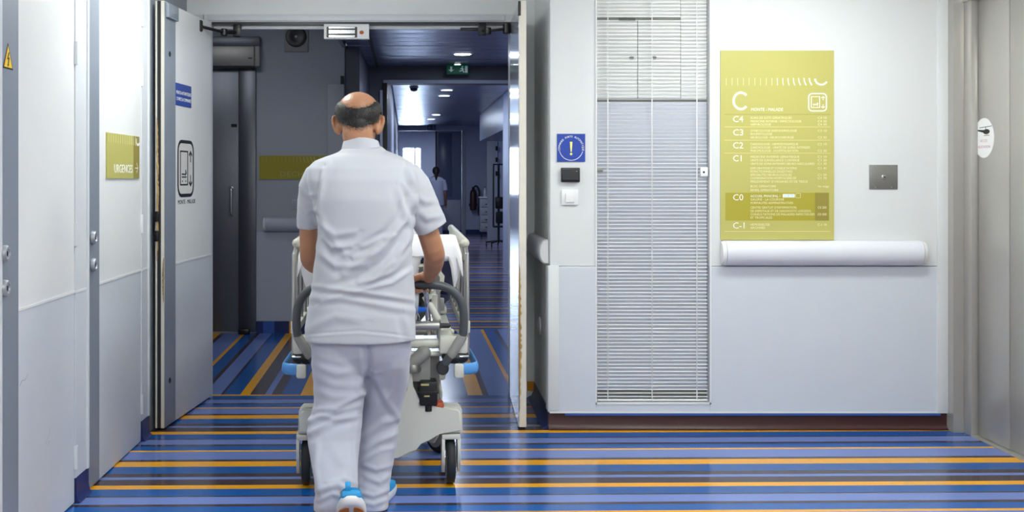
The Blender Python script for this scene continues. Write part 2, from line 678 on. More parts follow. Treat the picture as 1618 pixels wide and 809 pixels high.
# front wall: cladding around the blind recess
XB0, XB1 = P(943, 0, FW).x, P(1121, 0, FW).x
ZB0 = P(0, 635, FW).z
ZB1 = 2.52
XR0, XR1 = P(869.5, 0, FW).x, P(1497, 0, FW).x
ZS = 0.10
wf = thing('wall_front', 'white clad wall with pale lavender dado beside the doorway', None, (1.7, FW, 0), kind='structure')
part('core', B(XR0 + 0.03, XR1 + 0.3, FW + 0.10, FW + 0.25, 0, ROOM_CEIL + 0.05), WHITE, wf, None)
part('upper_panel', B(XR0, XB0, FW, FW + 0.10, 0.92, ROOM_CEIL, bev=0.002), WHITE, wf, None)
part('upper_panel', B(XB1, XR1, FW, FW + 0.10, 0.92, ROOM_CEIL, bev=0.002), WHITE, wf, None)
part('upper_panel', B(XB0, XB1, FW, FW + 0.10, ZB1, ROOM_CEIL), WHITE, wf, None)
part('dado_panel', B(XR0 - 0.014, XB0, FW - 0.006, FW + 0.10, ZS, 0.918, bev=0.003), DADO, wf, None)
part('dado_panel', B(XB1, XR1, FW - 0.006, FW + 0.10, ZS, 0.918, bev=0.003), DADO, wf, None)
part('dado_panel', B(XB0, XB1, FW - 0.006, FW + 0.10, ZS, ZB0 - 0.004), DADO, wf, None)
part('corner_guard', B(P(1480, 0, FW).x, XR1 + 0.002, FW - 0.012, FW - 0.001, ZS, ROOM_CEIL, bev=0.004), WHITE, wf)
part('corner_guard', B(XR0 - 0.012, P(883, 0, FW).x, FW - 0.011, FW - 0.0055, ZS + 0.01, 0.925, bev=0.002), WHITE, wf)
part('edge_strip', B(XR0 - 0.004, XR1, FW - 0.008, FW + 0.002, ZS - 0.006, ZS + 0.003), PLAST, wf, None)
# return wall of the door recess
o = part('wall_recess', B(XR0, XR0 + 0.12, FW + 0.10, DW + 0.02, 0.09, ROOM_CEIL), LITWHITE, smooth=None)
struct(o)
# skirting with coved foot
bm = bmesh.new()
prof = [(FW + 0.02, ZS), (FW + 0.004, ZS), (FW + 0.004, 0.03), (FW - 0.004, 0.012), (FW - 0.022, 0.002), (FW + 0.02, 0.0)]
MX = Matrix(((0, 0, 1, XR0 - 0.01), (1, 0, 0, 0), (0, 1, 0, 0), (0, 0, 0, 1)))
prism(bm, prof, MX, XR1 - XR0 + 0.01)
o = part('baseboard_front', bm, MAROON, smooth=0.9)
struct(o, 'dark maroon coved vinyl skirting')
o2 = part('blue_edge', B(P(893, 0, FW).x, XR1 - 0.04, FW - 0.006, FW + 0.006, ZS - 0.019, ZS - 0.0065), VBLUE, o, None)
bm = bmesh.new()
MY = Matrix(((1, 0, 0, 0), (0, 0, 1, FW + 0.01), (0, 1, 0, 0), (0, 0, 0, 1)))
prism(bm, [(XR0 + 0.02, 0.10), (XR0 - 0.004, 0.10), (XR0 - 0.006, 0.04), (XR0 - 0.02, 0.015), (XR0 - 0.045, 0.002), (XR0 + 0.02, 0.0)], MY, DW - FW - 0.01)
o = part('baseboard_recess', bm, VDBLUE, smooth=0.9)
struct(o)

# header wall above the doorway and jamb pieces
XD0, XD1 = -1.375, 0.548
ZH = 2.40
o = part('wall_header', B(-1.75, 2.9, DW, DW + 0.18, 2.468, 3.1), LITWHITE, smooth=None)
struct(o, 'white wall above the double doorway')
o = part('wall_jamb', B(XD1 + 0.05, 1.4, DW, DW + 0.18, 0, 2.468), LITWHITE, smooth=None)
struct(o)
o = part('wall_jamb', B(-1.75, XD0 - 0.055, DW, DW + 0.18, 0, 2.468), WHITE, smooth=None)
struct(o)
fr = thing('trim_1', 'pale grey metal frame of the double doorway', None, (-0.4, DW, 0), kind='structure')
part('frame_head', B(XD0 - 0.05, XD1 + 0.05, DW - 0.012, DW + 0.19, ZH + 0.02, 2.468), FRAMEW, fr, None)
part('cover_strip', B(XD0 - 0.02, XD1 - 0.04, DW - 0.03, DW - 0.012, 2.425, 2.462, bev=0.003), FRAMEW, fr)
part('seal', B(XD0, XD1, DW + 0.0, DW + 0.06, ZH + 0.004, ZH + 0.02), BLACK, fr, None)
part('stop_strip', B(XD0, XD1, DW + 0.062, DW + 0.09, ZH - 0.016, ZH + 0.02), FRAMEW, fr, None)
part('jamb', B(XD1, XD1 + 0.05, DW - 0.012, DW + 0.19, 0, ZH + 0.02, bev=0.002), FRAMEW, fr, None)
part('jamb', B(XD0 - 0.05, XD0 - 0.004, DW - 0.012, DW + 0.05, 0, ZH + 0.02, bev=0.002), FRAMEW, fr, None)

# --- lift wall on the right
lw = thing('wall_right', 'stainless steel lift front at the right edge', None, (RW, 5.0, 0), kind='structure')
part('surround', B(XR1 - 0.002, RW + 0.25, FW - 0.075, FW + 0.03, 0, ROOM_CEIL), STEELP, lw, None)
part('jamb', B(2.992, RW + 0.01, FW - 0.16, FW - 0.075, 0, 2.40, bev=0.003), STEELP, lw)
part('header', B(2.985, RW + 0.2, 3.6, FW - 0.075, 2.392, ROOM_CEIL), STEELP, lw, None)
part('core', B(RW + 0.06, RW + 0.25, -2.6, FW - 0.075, 0, ROOM_CEIL), WHITE, lw, None)
part('wall_panel', B(2.99, RW + 0.2, -2.6, 3.6, 0, ROOM_CEIL), WHITE, lw, None)
d6 = thing('door_6', 'brushed steel sliding lift door', None, (RW, 5.3, 0), kind='structure')
part('door_panel', B(RW, RW + 0.03, 5.815, FW - 0.165, 0.006, 2.39, bev=0.002), STEELP, d6)
part('door_panel', B(RW + 0.004, RW + 0.034, 5.05, 5.812, 0.006, 2.39, bev=0.002), STEELP, d6)
part('door_panel', B(RW + 0.004, RW + 0.034, 4.28, 5.047, 0.006, 2.39, bev=0.002), STEELP, d6)
part('door_panel', B(RW + 0.004, RW + 0.034, 3.61, 4.277, 0.006, 2.39, bev=0.002), STEELP, d6)
part('door_sill', B(2.99, RW + 0.034, 3.6, FW - 0.16, -0.02, 0.004), STEELP, d6, None)

# --- left wall doors
def side_door(name, y0, y1, label, knob_y):
    d = thing(name, label, None, (LW, (y0 + y1) / 2, 0), kind='structure')
    part('upper_panel', B(LW - 0.04, LW, y0, y1, 0.926, 2.52, bev=0.002), DOORW, d, None)
    part('lower_panel', B(LW - 0.04, LW, y0, y1, 0.006, 0.918, bev=0.002), DADO, d, None)
    part('dado_bead', B(LW - 0.03, LW + 0.0025, y0, y1, 0.917, 0.927), PLAST, d, None)
    part('stile_plate', B(LW - 0.005, LW + 0.003, y0 + 0.003, y0 + 0.17, 0.008, 2.515, bev=0.001), STILE, d, None)
    for z in (1.145, 1.02):
        k = part('lock_knob', lathe(bmesh.new(), (LW + 0.002, knob_y, z), (1, 0, 0), [(0.026, 0), (0.03, 0.004), (0.03, 0.016), (0.026, 0.022), (0.018, 0.022), (0.016, 0.017)], 28), KNOB, d)
        part('keyhole', B(LW + 0.018, LW + 0.0215, knob_y - 0.003, knob_y + 0.003, z - 0.009, z + 0.009), BLACK, k, None)
    for z in (0.20, 1.17, 1.96, 2.28):
        h = part('hinge', B(LW - 0.003, LW + 0.007, y1 - 0.006, y1 + 0.035, z - 0.05, z + 0.05, bev=0.003), FRAMEW, d)
        part('hinge_pin', T([(LW + 0.006, y1 + 0.003, z - 0.05), (LW + 0.006, y1 + 0.003, z + 0.05)], 0.0075, 12, caps=None), FRAMEW, h)
    return d


YA0, YA1, YB0, YB1 = 4.022, 4.868, 5.062, 6.005
side_door('door_1', YA0, YA1, 'white and lavender side door with grey stile, nearest on the left wall', YA0 + 0.013)
d1 = bpy.data.objects['door_1']
for pts in ([(4.21, 0.635), (4.235, 0.65), (4.27, 0.648), (4.295, 0.665)], [(4.50, 0.345), (4.53, 0.37), (4.555, 0.40)], [(4.52, 0.335), (4.545, 0.352)]):
    part('scuff_mark', stroke(bmesh.new(), pts, 0.0035, leftM(LW, 0, 0), 0.0006), SCUFF, d1, None)
side_door('door_2', YB0, YB1, 'white and lavender side door with grey stile and emergency direction sign', YB0 + 0.05)
def frame_post(y0, y1):
    f = thing('trim_2', None, None, (LW, y0, 0), kind='structure')
    part('post_upper', B(LW - 0.036, LW + 0.004, y0, y1, 0.925, 2.56, bev=0.003), FRAMEW, f, None)
    part('post_lower', B(LW - 0.036, LW + 0.004, y0, y1, 0.11, 0.917, bev=0.003), DADO, f, None)
    part('post_bead', B(LW - 0.03, LW + 0.006, y0, y1, 0.916, 0.926), PLAST, f, None)
    part('post_lip', B(LW - 0.036, LW + 0.011, y1 - 0.03, y1 - 0.004, 0.11, 2.56, bev=0.004), FRAMEW, f, None)
    b = bmesh.new()
    MYl = Matrix(((1, 0, 0, 0), (0, 0, 1, y0 + 0.004), (0, 1, 0, 0), (0, 0, 0, 1)))
    prism(b, [(LW - 0.036, 0.11), (LW + 0.006, 0.11), (LW + 0.007, 0.04), (LW + 0.012, 0.014), (LW + 0.024, 0.002), (LW - 0.036, 0)], MYl, y1 - y0 - 0.008)
    part('skirting', b, VDBLUE, f)
    return f


frame_post(YA1 + 0.004, YB0 - 0.004)
frame_post(YB1 + 0.004, 6.17)
frame_post(YA0 - 0.20, YA0 - 0.004)
o = part('wall_left_lining', B(LW - 0.04, LW - 0.012, 6.172, DW, 0.0, 2.6), STILE, smooth=None)
struct(o)
o = part('wall_left_lining', B(LW - 0.04, LW, -2.5, YA0 - 0.204, 0.0, 2.6), WHITE, smooth=None)
struct(o)
o = part('trim_3', B(LW - 0.036, LW + 0.002, YA0 - 0.2, 6.17, 2.56, 2.64), FRAMEW, smooth=None)
struct(o)

# --- double-door leaves
LA, LB = Vector((-1.465, 6.28)), Vector((-1.378, 7.212))     # visible face line: free edge to hinge
ld = (LB - LA).normalized()
LEN = (LB - LA).length
LM = Matrix(((ld.x, 0, ld.y, LA.x), (ld.y, 0, -ld.x, LA.y), (0, 1, 0, 0), (0, 0, 0, 1)))   # u along leaf, v up, w out of the face (+X)


def lbox(u0, u1, v0, v1, w0, w1, bev=0.0):
    return B(u0, u1, v0, v1, w0, w1, bev=bev, M=LM)


d3 = thing('door_3', 'open left leaf of the double doorway, with lift pictogram', None, (LB.x, LB.y, 0), kind='structure')
part('upper_panel', lbox(0.012, LEN, 0.926, 2.41, -0.046, 0, 0.001), DOORW, d3, None)
part('lower_panel', lbox(0.012, LEN, 0.012, 0.918, -0.046, 0, 0.001), DADO, d3, None)
part('dado_bead', lbox(0.2, LEN, 0.917, 0.927, -0.04, 0.0025), PLAST, d3, None)
part('edge_lipping', lbox(0, 0.012, 0.012, 2.41, -0.018, 0.0, 0.001), CREAM, d3, None)
part('edge_lipping', lbox(0, 0.012, 0.012, 2.41, -0.050, -0.040, 0.001), CREAM, d3, None)
part('edge_seal', lbox(0.003, 0.012, 0.012, 2.41, -0.040, -0.018), SEAL, d3, None)
part('stile_plate', lbox(0.004, 0.198, 0.014, 2.405, 0, 0.003, 0.001), STILE, d3, None)
kp = part('armature_plate', lbox(0.02, 0.20, 2.32, 2.40, 0.003, 0.022, 0.003), STILE, d3)
part('bolt_head', cyl(bmesh.new(), LM @ Vector((0.135, 2.357, 0.022)), LM.to_3x3() @ Vector((0, 0, 1)), 0.009, 0.004, 12), CHROME, kp)
for z in (2.12, 0.265):
    part('bolt_ring', lathe(bmesh.new(), LM @ Vector((0.09, z, 0.003)), LM.to_3x3() @ Vector((0, 0, 1)), [(0.016, 0), (0.016, 0.003), (0.009, 0.003), (0.009, 0.001)], 20), BLACK, d3)
# lock hardware and worn lipping on the free edge
for z in (1.20, 1.09):
    part('latch', B(-0.012, 0.004, z - 0.03, z + 0.03, -0.056, -0.03, bev=0.004, M=LM), BLACK, d3)


def chip_strip(name, base, tang, zs, wid, parent, seed, amp=1.0):
    """ragged strip of splintered wood along a vertical door edge"""
    rnd = random.Random(seed)
    bm = bmesh.new()
    out = Vector((base[2], base[3], 0))
    z0, z1 = zs
    n = 60
    front, side = [], []
    for i in range(n + 1):
        z = z0 + (z1 - z0) * i / n
        env = math.sin(math.pi * min(1, max(0, i / n))) ** 0.5
        w = wid * env * (0.35 + 0.65 * rnd.random()) + 0.001
        d = 0.004 + 0.007 * rnd.random() * env
        c = Vector((base[0], base[1], z))
        front.append((bm.verts.new(c), bm.verts.new(c + out * d + tang * (w * 0.25)), bm.verts.new(c + out * (d * 0.8) + tang * (w * 0.7)), bm.verts.new(c + tang * w)))
    for a, b in zip(front, front[1:]):
        for k in range(3):
            bm.faces.new((a[k], a[k + 1], b[k + 1], b[k]))
        bm.faces.new((a[3], a[0], b[0], b[3]))
    bm.faces.new(front[0][::-1])
    bm.faces.new(front[-1])
    return part(name, bm, WOODCHIP, parent, 0.5)


lnorm = LM.to_3x3() @ Vector((0, 0, 1))
base = LM @ Vector((0.0, 0, -0.040))
chip_strip('splintered_edge', (base.x, base.y, -ld.x, -ld.y), lnorm * -1 * -1, (0.95, 1.75), 0.011, d3, 3)
base = LM @ Vector((0.0, 0, 0.0))
chip_strip('splintered_edge', (base.x, base.y, -ld.x, -ld.y), lnorm * -1, (0.72, 0.97), 0.010, d3, 5)

RA, RB = Vector((0.526, 6.31)), Vector((0.5455, 7.212))
rd = (RB - RA).normalized()
RLEN = (RB - RA).length
RM = Matrix(((rd.x, 0, rd.y, RA.x), (rd.y, 0, -rd.x, RA.y), (0, 1, 0, 0), (0, 0, 0, 1)))    # w towards +X: thickness
GLOSSW = mat('gloss_laminate', srgb(160, 166, 182), 0.14, var=0.03, scale=3, coat=0.2)
d4 = thing('door_4', 'open right leaf of the double doorway, seen edge on, edge splintered', None, (RB.x, RB.y, 0), kind='structure')
part('leaf_panel', B(0.01, RLEN, 0.012, 2.41, 0.004, 0.043, bev=0.001, M=RM), DOORW, d4, None)
part('face_laminate', B(0.01, RLEN, 0.012, 2.41, 0.0, 0.0038, M=RM), GLOSSW, d4, None)
part('edge_lipping', B(0, 0.01, 0.012, 2.41, 0.003, 0.043, bev=0.001, M=RM), CREAM, d4, None)
part('edge_corner', B(-0.002, 0.012, 2.33, 2.412, -0.003, 0.012, bev=0.001, M=RM), SEAL, d4, None)
base = RM @ Vector((0.0, 0, 0.003))
chip_strip('splintered_edge', (base.x, base.y, -rd.x, -rd.y), RM.to_3x3() @ Vector((0, 0, 1)), (0.10, 0.93), 0.016, d4, 11)
base = RM @ Vector((0.0, 0, 0.003))
chip_strip('splintered_edge', (base.x, base.y, -0.5, -0.5), Vector((-1, 0.4, 0)).normalized() * -0.0 + RM.to_3x3() @ Vector((1, 0, 0)), (0.22, 0.90), 0.05, d4, 17)

# --- lobby behind the doors
WL = 10.2
CY, CYAW = 12.0, 0.0165


def C(xl, D):
    """corridor frame, turned slightly to the left"""
    return Vector((xl - CYAW * (D - CY), D, 0))


CM = Matrix.Translation((0, CY, 0)) @ Matrix.Rotation(CYAW, 4, 'Z') @ Matrix.Translation((0, -CY, 0))


def CB(x0, x1, y0, y1, z0, z1, bev=0.0):
    return B(x0, x1, y0, y1, z0, z1, bev=bev, M=CM)


wl = thing('wall_lobby', 'grey lobby wall behind the doorway', None, (-1.8, WL, 0), kind='structure')
XL1 = -0.735
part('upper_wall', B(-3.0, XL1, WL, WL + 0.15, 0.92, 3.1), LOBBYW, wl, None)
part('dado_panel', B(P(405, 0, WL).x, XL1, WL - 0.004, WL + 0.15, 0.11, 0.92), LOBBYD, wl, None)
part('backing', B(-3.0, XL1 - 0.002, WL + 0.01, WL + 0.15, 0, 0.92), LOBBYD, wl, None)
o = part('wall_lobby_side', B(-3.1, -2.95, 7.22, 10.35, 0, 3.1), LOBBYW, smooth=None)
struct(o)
o = part('wall_lobby_near', B(-3.1, -1.7, 7.25, 7.4, 0, 3.1), LOBBYW, smooth=None)
struct(o)
o = part('wall_corridor_side', CB(1.30, 1.45, 7.4, 17.4, 0, 2.95), CORRW, smooth=None)
struct(o)
o = part('ceiling_lobby', B(-3.1, XL1, 7.4, 10.35, 3.0, 3.06), CEILW, smooth=None)
struct(o)
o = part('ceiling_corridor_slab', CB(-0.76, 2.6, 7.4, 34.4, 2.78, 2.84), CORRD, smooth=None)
struct(o)
o = part('ceiling_edge', B(XL1 - 0.02, XL1 + 0.01, 7.4, WL, 2.6, 3.02), LOBBYW, smooth=None)
struct(o)
# vinyl running up the lobby wall
sk = thing('baseboard_lobby', 'striped vinyl turned up the lobby wall', None, (-1.2, WL, 0), kind='structure')
for a, b, m in ((405, 416, VDBLUE), (416, 434, VBLUE), (434, 457, VDBLUE), (457, 468, None), (468, 520, VDBLUE)):
    part('vinyl_stripe', B(P(a, 0, WL).x, P(b, 0, WL).x, WL - 0.012, WL + 0.01, 0, 0.108), m or MATS['vinyl_orange'] if m else mat('vinyl_orange', srgb(222, 150, 36), 0.4), sk, None)

# steel door of the bed lift in the lobby
d5 = thing('door_5', 'dark steel lobby door with bar handle', None, (-1.9, WL, 0), kind='structure')
XS = P(378, 0, WL).x
XJ = P(405, 0, WL).x
part('leaf', B(-2.75, XS - 0.003, WL - 0.02, WL + 0.03, 0.02, 2.41, bev=0.002), DSTEEL, d5)
part('jamb', B(XS, XJ, WL - 0.035, WL + 0.03, 0.02, 2.41, bev=0.003), DSTEEL, d5)
hd = part('pull_handle', T(smooth_path([P(365, 297, WL - 0.02), P(365, 298, WL - 0.075), P(365, 302, WL - 0.085), P(365, 334, WL - 0.085), P(365, 338, WL - 0.075), P(365, 339, WL - 0.02)], 4), 0.011, 12), CHROME, d5)
for py in (297, 339):
    part('rosette', cyl(bmesh.new(), P(365, py, WL - 0.02), (0, -1, 0), 0.022, 0.006, 16), CHROME, hd)
part('label_plate', B(P(366, 0, WL).x, P(375, 0, WL).x, WL - 0.027, WL - 0.019, P(0, 201, WL).z, P(0, 196, WL).z), BLACK, d5, None)
part('door_stop', B(P(379, 0, WL).x, P(396, 0, WL).x, WL - 0.10, WL - 0.035, 0.0, 0.05, bev=0.01), BLACK, d5)
bx_ = thing('door_operator', 'pale metal door operator box above the dark steel lobby door', 'door operator', (-1.9, WL, 2.42))
part('housing', B(-2.7, P(405, 0, WL).x, WL - 0.13, WL - 0.002, 2.42, 2.60, bev=0.006), PLATE, bx_)
part('top_cover', B(-2.7, P(413, 0, WL).x, WL - 0.10, WL - 0.002, 2.601, 2.69, bev=0.004), DSTEEL, bx_)
part('end_cap', B(P(405.5, 0, WL).x, P(413, 0, WL).x, WL - 0.12, WL - 0.002, 2.42, 2.60, bev=0.004), BEDG, bx_)
part('badge', B(P(396, 0, WL).x, P(402, 0, WL).x, WL - 0.136, WL - 0.129, 2.485, 2.495), BLACK, bx_, None)

# --- corridor
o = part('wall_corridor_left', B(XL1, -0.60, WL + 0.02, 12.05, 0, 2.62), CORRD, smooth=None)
struct(o)
bh = thing('wall_bulkhead', 'dim bulkhead and posts of the corridor fire doorway', None, (0.2, CY, 0), kind='structure')
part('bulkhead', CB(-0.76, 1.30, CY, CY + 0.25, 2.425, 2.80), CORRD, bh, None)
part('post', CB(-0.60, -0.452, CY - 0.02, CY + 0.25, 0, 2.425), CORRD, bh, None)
part('post_strip', CB(-0.485, -0.455, CY - 0.04, CY - 0.021, 0, 2.35), CORRW, bh, None)
part('black_seal', CB(-0.449, -0.408, CY - 0.05, CY + 0.25, 0, 2.425), BLACK, bh, None)
part('head_trim', CB(-0.45, 1.30, CY - 0.012, CY - 0.001, 2.425, 2.46), CORRW, bh, None)
o = part('wall_passage', CB(-0.56, -0.41, CY + 0.25, 28.0, 0, 2.80), CORRW, smooth=None)
struct(o)
o = part('wall_alcove', CB(1.45, 2.6, 17.25, 17.4, 0, 2.8), CORRW, smooth=None)
struct(o)
o = part('wall_alcove', CB(2.45, 2.6, 17.4, 34.0, 0, 2.8), CORRW, smooth=None)
struct(o)
o = part('soffit', CB(1.30, 2.45, 17.4, 23.0, 2.16, 2.78), BLUEGLASS, smooth=None)
struct(o)
# end partition
PY = 28.0
ep = thing('wall_end', 'end partition of the far corridor', None, (0.3, PY, 0), kind='structure')
def endx(px): return P(px, 0, PY).x + CYAW * (PY - CY)
part('wall_panel', CB(endx(735), 2.45, PY, PY + 0.15, 0, 2.78), CORRW, ep, None)
part('header', CB(-0.56, endx(735), PY, PY + 0.15, 2.58, 2.78), CORRW, ep, None)
part('frame_post', CB(endx(730), endx(735), PY - 0.04, PY + 0.16, 0, 2.58), LOBBYW, ep, None)
part('frame_post', CB(endx(626), endx(630), PY - 0.04, PY + 0.16, 0, 2.58), LOBBYW, ep, None)
part('wall_panel', CB(-0.56, endx(626), PY, PY + 0.15, 0, 2.58), CORRW, ep, None)
part('skirting', CB(endx(736), 2.40, PY - 0.02, PY - 0.001, 0, 0.11), VDBLUE, ep, None)
dd = thing('door_7', 'blue-grey panelled end door beyond the woman', None, (0.6, PY, 0), kind='structure')
part('leaf', CB(endx(690), endx(729.5), PY + 0.03, PY + 0.08, 0.01, 2.575), BLUEGLASS, dd, None)
part('vision_panel', CB(endx(693), endx(714), PY + 0.015, PY + 0.03, 0.95, 2.52, bev=0.004), BLUEGLASS, dd)
part('kick_plate', CB(endx(693), endx(728), PY + 0.015, PY + 0.03, 0.05, 0.85, bev=0.004), LOBBYD, dd)
part('edge_seal', CB(endx(688), endx(690), PY + 0.01, PY + 0.09, 0.01, 2.575), SEAL, dd, None)
part('skirting', CB(endx(690), endx(729.5), PY + 0.0, PY + 0.015, 0, 0.09), VDBLUE, dd, None)
# end room with window
o = part('wall_end_room', B(-2.2, P(636, 0, 33).x, 33.0, 33.15, 0, 2.8), CORRW, smooth=None); struct(o)
o = part('wall_end_room', B(P(665.5, 0, 33).x, 2.2, 33.0, 33.15, 0, 2.8), CORRW, smooth=None); struct(o)
o = part('wall_end_room', B(P(636, 0, 33).x, P(665.5, 0, 33).x, 33.0, 33.15, P(0, 233, 33).z, 2.8), CORRW, smooth=None); struct(o)
o = part('wall_end_room', B(P(636, 0, 33).x, P(665.5, 0, 33).x, 33.0, 33.15, 0, 0.9), CORRW, smooth=None); struct(o)
o = part('wall_end_room', B(-2.25, -2.1, 28.1, 33.1, 0, 2.8), CORRW, smooth=None); struct(o)
o = part('wall_end_room', B(2.1, 2.25, 28.1, 33.1, 0, 2.8), CORRW, smooth=None); struct(o)
o = part('wall_end_room', B(-2.25, -0.8, 28.02, 28.12, 0, 2.8), CORRW, smooth=None); struct(o)
o = part('ceiling_end_room', B(-2.25, 2.25, 28.1, 33.1, 2.78, 2.86), CORRW, smooth=None); struct(o)
wn = thing('window_1', 'bright daylight window at the far end of the corridor', None, P(650, 300, 33.1), kind='structure')
wx0, wx1, wz0, wz1 = P(636, 0, 33).x, P(665.5, 0, 33).x, 0.9, P(0, 233, 33).z
ym = 33.1
xm = P(655.5, 0, 33).x
for a, b in ((wx0 + 0.03, xm - 0.025), (xm + 0.025, wx1 - 0.03)):
    part('pane', B(a, b, ym, ym + 0.01, wz0 + 0.03, wz1 - 0.03), DAYLIGHT, wn, None)
part('window_frame', B(wx0, wx0 + 0.03, ym - 0.03, ym + 0.03, wz0, wz1), PLAST, wn, None)
part('window_frame', B(wx1 - 0.03, wx1, ym - 0.03, ym + 0.03, wz0, wz1), PLAST, wn, None)
part('window_frame', B(wx0, wx1, ym - 0.03, ym + 0.03, wz1 - 0.03, wz1), PLAST, wn, None)
part('window_frame', B(wx0, wx1, ym - 0.03, ym + 0.03, wz0, wz0 + 0.03), PLAST, wn, None)
part('mullion', B(xm - 0.025, xm + 0.025, ym - 0.03, ym + 0.03, wz0, wz1), PLAST, wn, None)

# metal ceiling panels, one object each
cp = thing('ceiling_panels', 'dark metal plank ceiling of the corridor', None, (0.3, CY, 2.6), kind='structure')
tmp = bmesh.new()
nseg = 6
rows = []
for k in range(nseg + 1):
    y = -0.148 + 0.296 * k / nseg
    z = 0.006 * (2 * k / nseg - 1) ** 2
    rows.append([tmp.verts.new((x, y, z)) for x in (-1, 1)] + [tmp.verts.new((x, y, z + 0.012)) for x in (1, -1)])
for a, b in zip(rows, rows[1:]):
    for j in range(4):
        tmp.faces.new((a[j], b[j], b[(j + 1) % 4], a[(j + 1) % 4]))
tmp.faces.new(rows[0]); tmp.faces.new(rows[-1][::-1])
finish(tmp, 0.6)
pm = bpy.data.meshes.new('ceiling_panel'); tmp.to_mesh(pm); tmp.free()
pm.materials.append(CPANEL)
rnd = random.Random(4)
y = 7.56
while y < 27.9:
    first = y < CY - 0.1
    if not (CY - 0.15 < y < CY + 0.40):
        x0, x1 = (-0.735, 1.29) if first else (-0.40, 1.29 if y < 23 else 2.4)
        c = C((x0 + x1) / 2, y)
        o = new_obj('ceiling_panel', pm, cp)
        o.location = (c.x - 0.3, c.y - CY, (2.60 if first else 2.70) - 2.6)
        o.scale = ((x1 - x0) / 2, 1, 1)
        o.rotation_euler = (rnd.uniform(-0.008, 0.008), rnd.uniform(-0.003, 0.003), CYAW)
    y += 0.30
part('linear_gap', CB(-0.525, -0.50, 7.6, 11.95, 2.588, 2.597), BLACK, cp, None)

# =============================================================== FIXTURES
ld_i = 0
for (x, y, hx, hy, w), lab in zip(ROOM_LIGHTS, (
        'long narrow ceiling light panel above the emergency direction sign', 'wide ceiling light panel above the gold directory sign',
        'square ceiling light panel above the man in white', 'square fill light panel added near the nearest side door',
        'square fill light panel added beside the steel lift doors', 'square fill light panel added behind the viewer')):
    t = thing('ceiling_light', lab, 'ceiling light', (x, y, ROOM_CEIL), group='ceiling light panels of the front room')
    b = bmesh.new()
    for a in ((x - hx - .02, x - hx, y - hy - .02, y + hy + .02), (x + hx, x + hx + .02, y - hy - .02, y + hy + .02),
              (x - hx, x + hx, y - hy - .02, y - hy), (x - hx, x + hx, y + hy, y + hy + .02)):
        box(b, *a, ROOM_CEIL - 0.022, ROOM_CEIL)
    part('frame', b, PLAST, t, None)
    glow = mat('panel_diffuser', (1, 1, 1, 1), 0.5, emis=LIGHT_COL + (1,), estr=w / (math.pi * 3.61 * hx * hy))
    part('diffuser', B(x - hx, x + hx, y - hy, y + hy, ROOM_CEIL - 0.085, ROOM_CEIL - 0.002, bev=0.006), glow, t)  # deep box, its glowing sides shaped to light the header too

for (x, y, hx, hy, w), zc_, lab in ((LOBBY_FILL, 3.0, 'unseen fill light panel added in the lobby behind the left door leaf'), (END_FILL, 2.78, 'unseen fill light panel added in the bright end room')):
    t = thing('ceiling_light', lab, 'ceiling light', (x, y, zc_))
    b = bmesh.new()
    for a in ((x - hx - .02, x - hx, y - hy - .02, y + hy + .02), (x + hx, x + hx + .02, y - hy - .02, y + hy + .02),
              (x - hx, x + hx, y - hy - .02, y - hy), (x - hx, x + hx, y + hy, y + hy + .02)):
        box(b, *a, zc_ - 0.025, zc_)
    part('frame', b, PLAST, t, None)
    part('diffuser', B(x - hx, x + hx, y - hy, y + hy, zc_ - 0.015, zc_ - 0.004), PANELGLOW, t, None)

DL = [(731, 85, 2.6), (706, 142, 2.7), (702, 151, 2.7), (689, 181, 2.7), (681, 188, 2.7)]
DLL = ['large round downlight nearest in the corridor, before the exit sign', 'round downlight just past the bulkhead, farther pair front light',
       'round downlight just past the bulkhead, second after it', 'round downlight of the far pair, front one', 'round downlight of the far pair, rear one']
for (px, py, z), lab in zip(DL, DLL):
    D = (z - CH) * F / (VY - py)
    c = P(px, py, D)
    t = thing('downlight', lab, 'downlight', c, group='corridor ceiling downlights')
    part('bezel', lathe(bmesh.new(), c + Vector((0, 0, 0.004)), (0, 0, -1), [(0.10, 0), (0.10, 0.006), (0.085, 0.010), (0.08, 0.006), (0.08, 0.0)], 28), PLAST, t)
    part('lens', cyl(bmesh.new(), c + Vector((0, 0, 0.0)), (0, 0, -1), 0.079, 0.008, 28), LAMP, t)
    s = bpy.data.lights.new('downlight_source', 'AREA')
    s.shape = 'DISK'; s.size = 0.15; s.energy = DOWNLIGHT_W; s.color = (0.75, 0.85, 1.0)
    so = bpy.data.objects.new('downlight_source', s); so.location = c + Vector((0, 0, -0.014)); COL.objects.link(so)

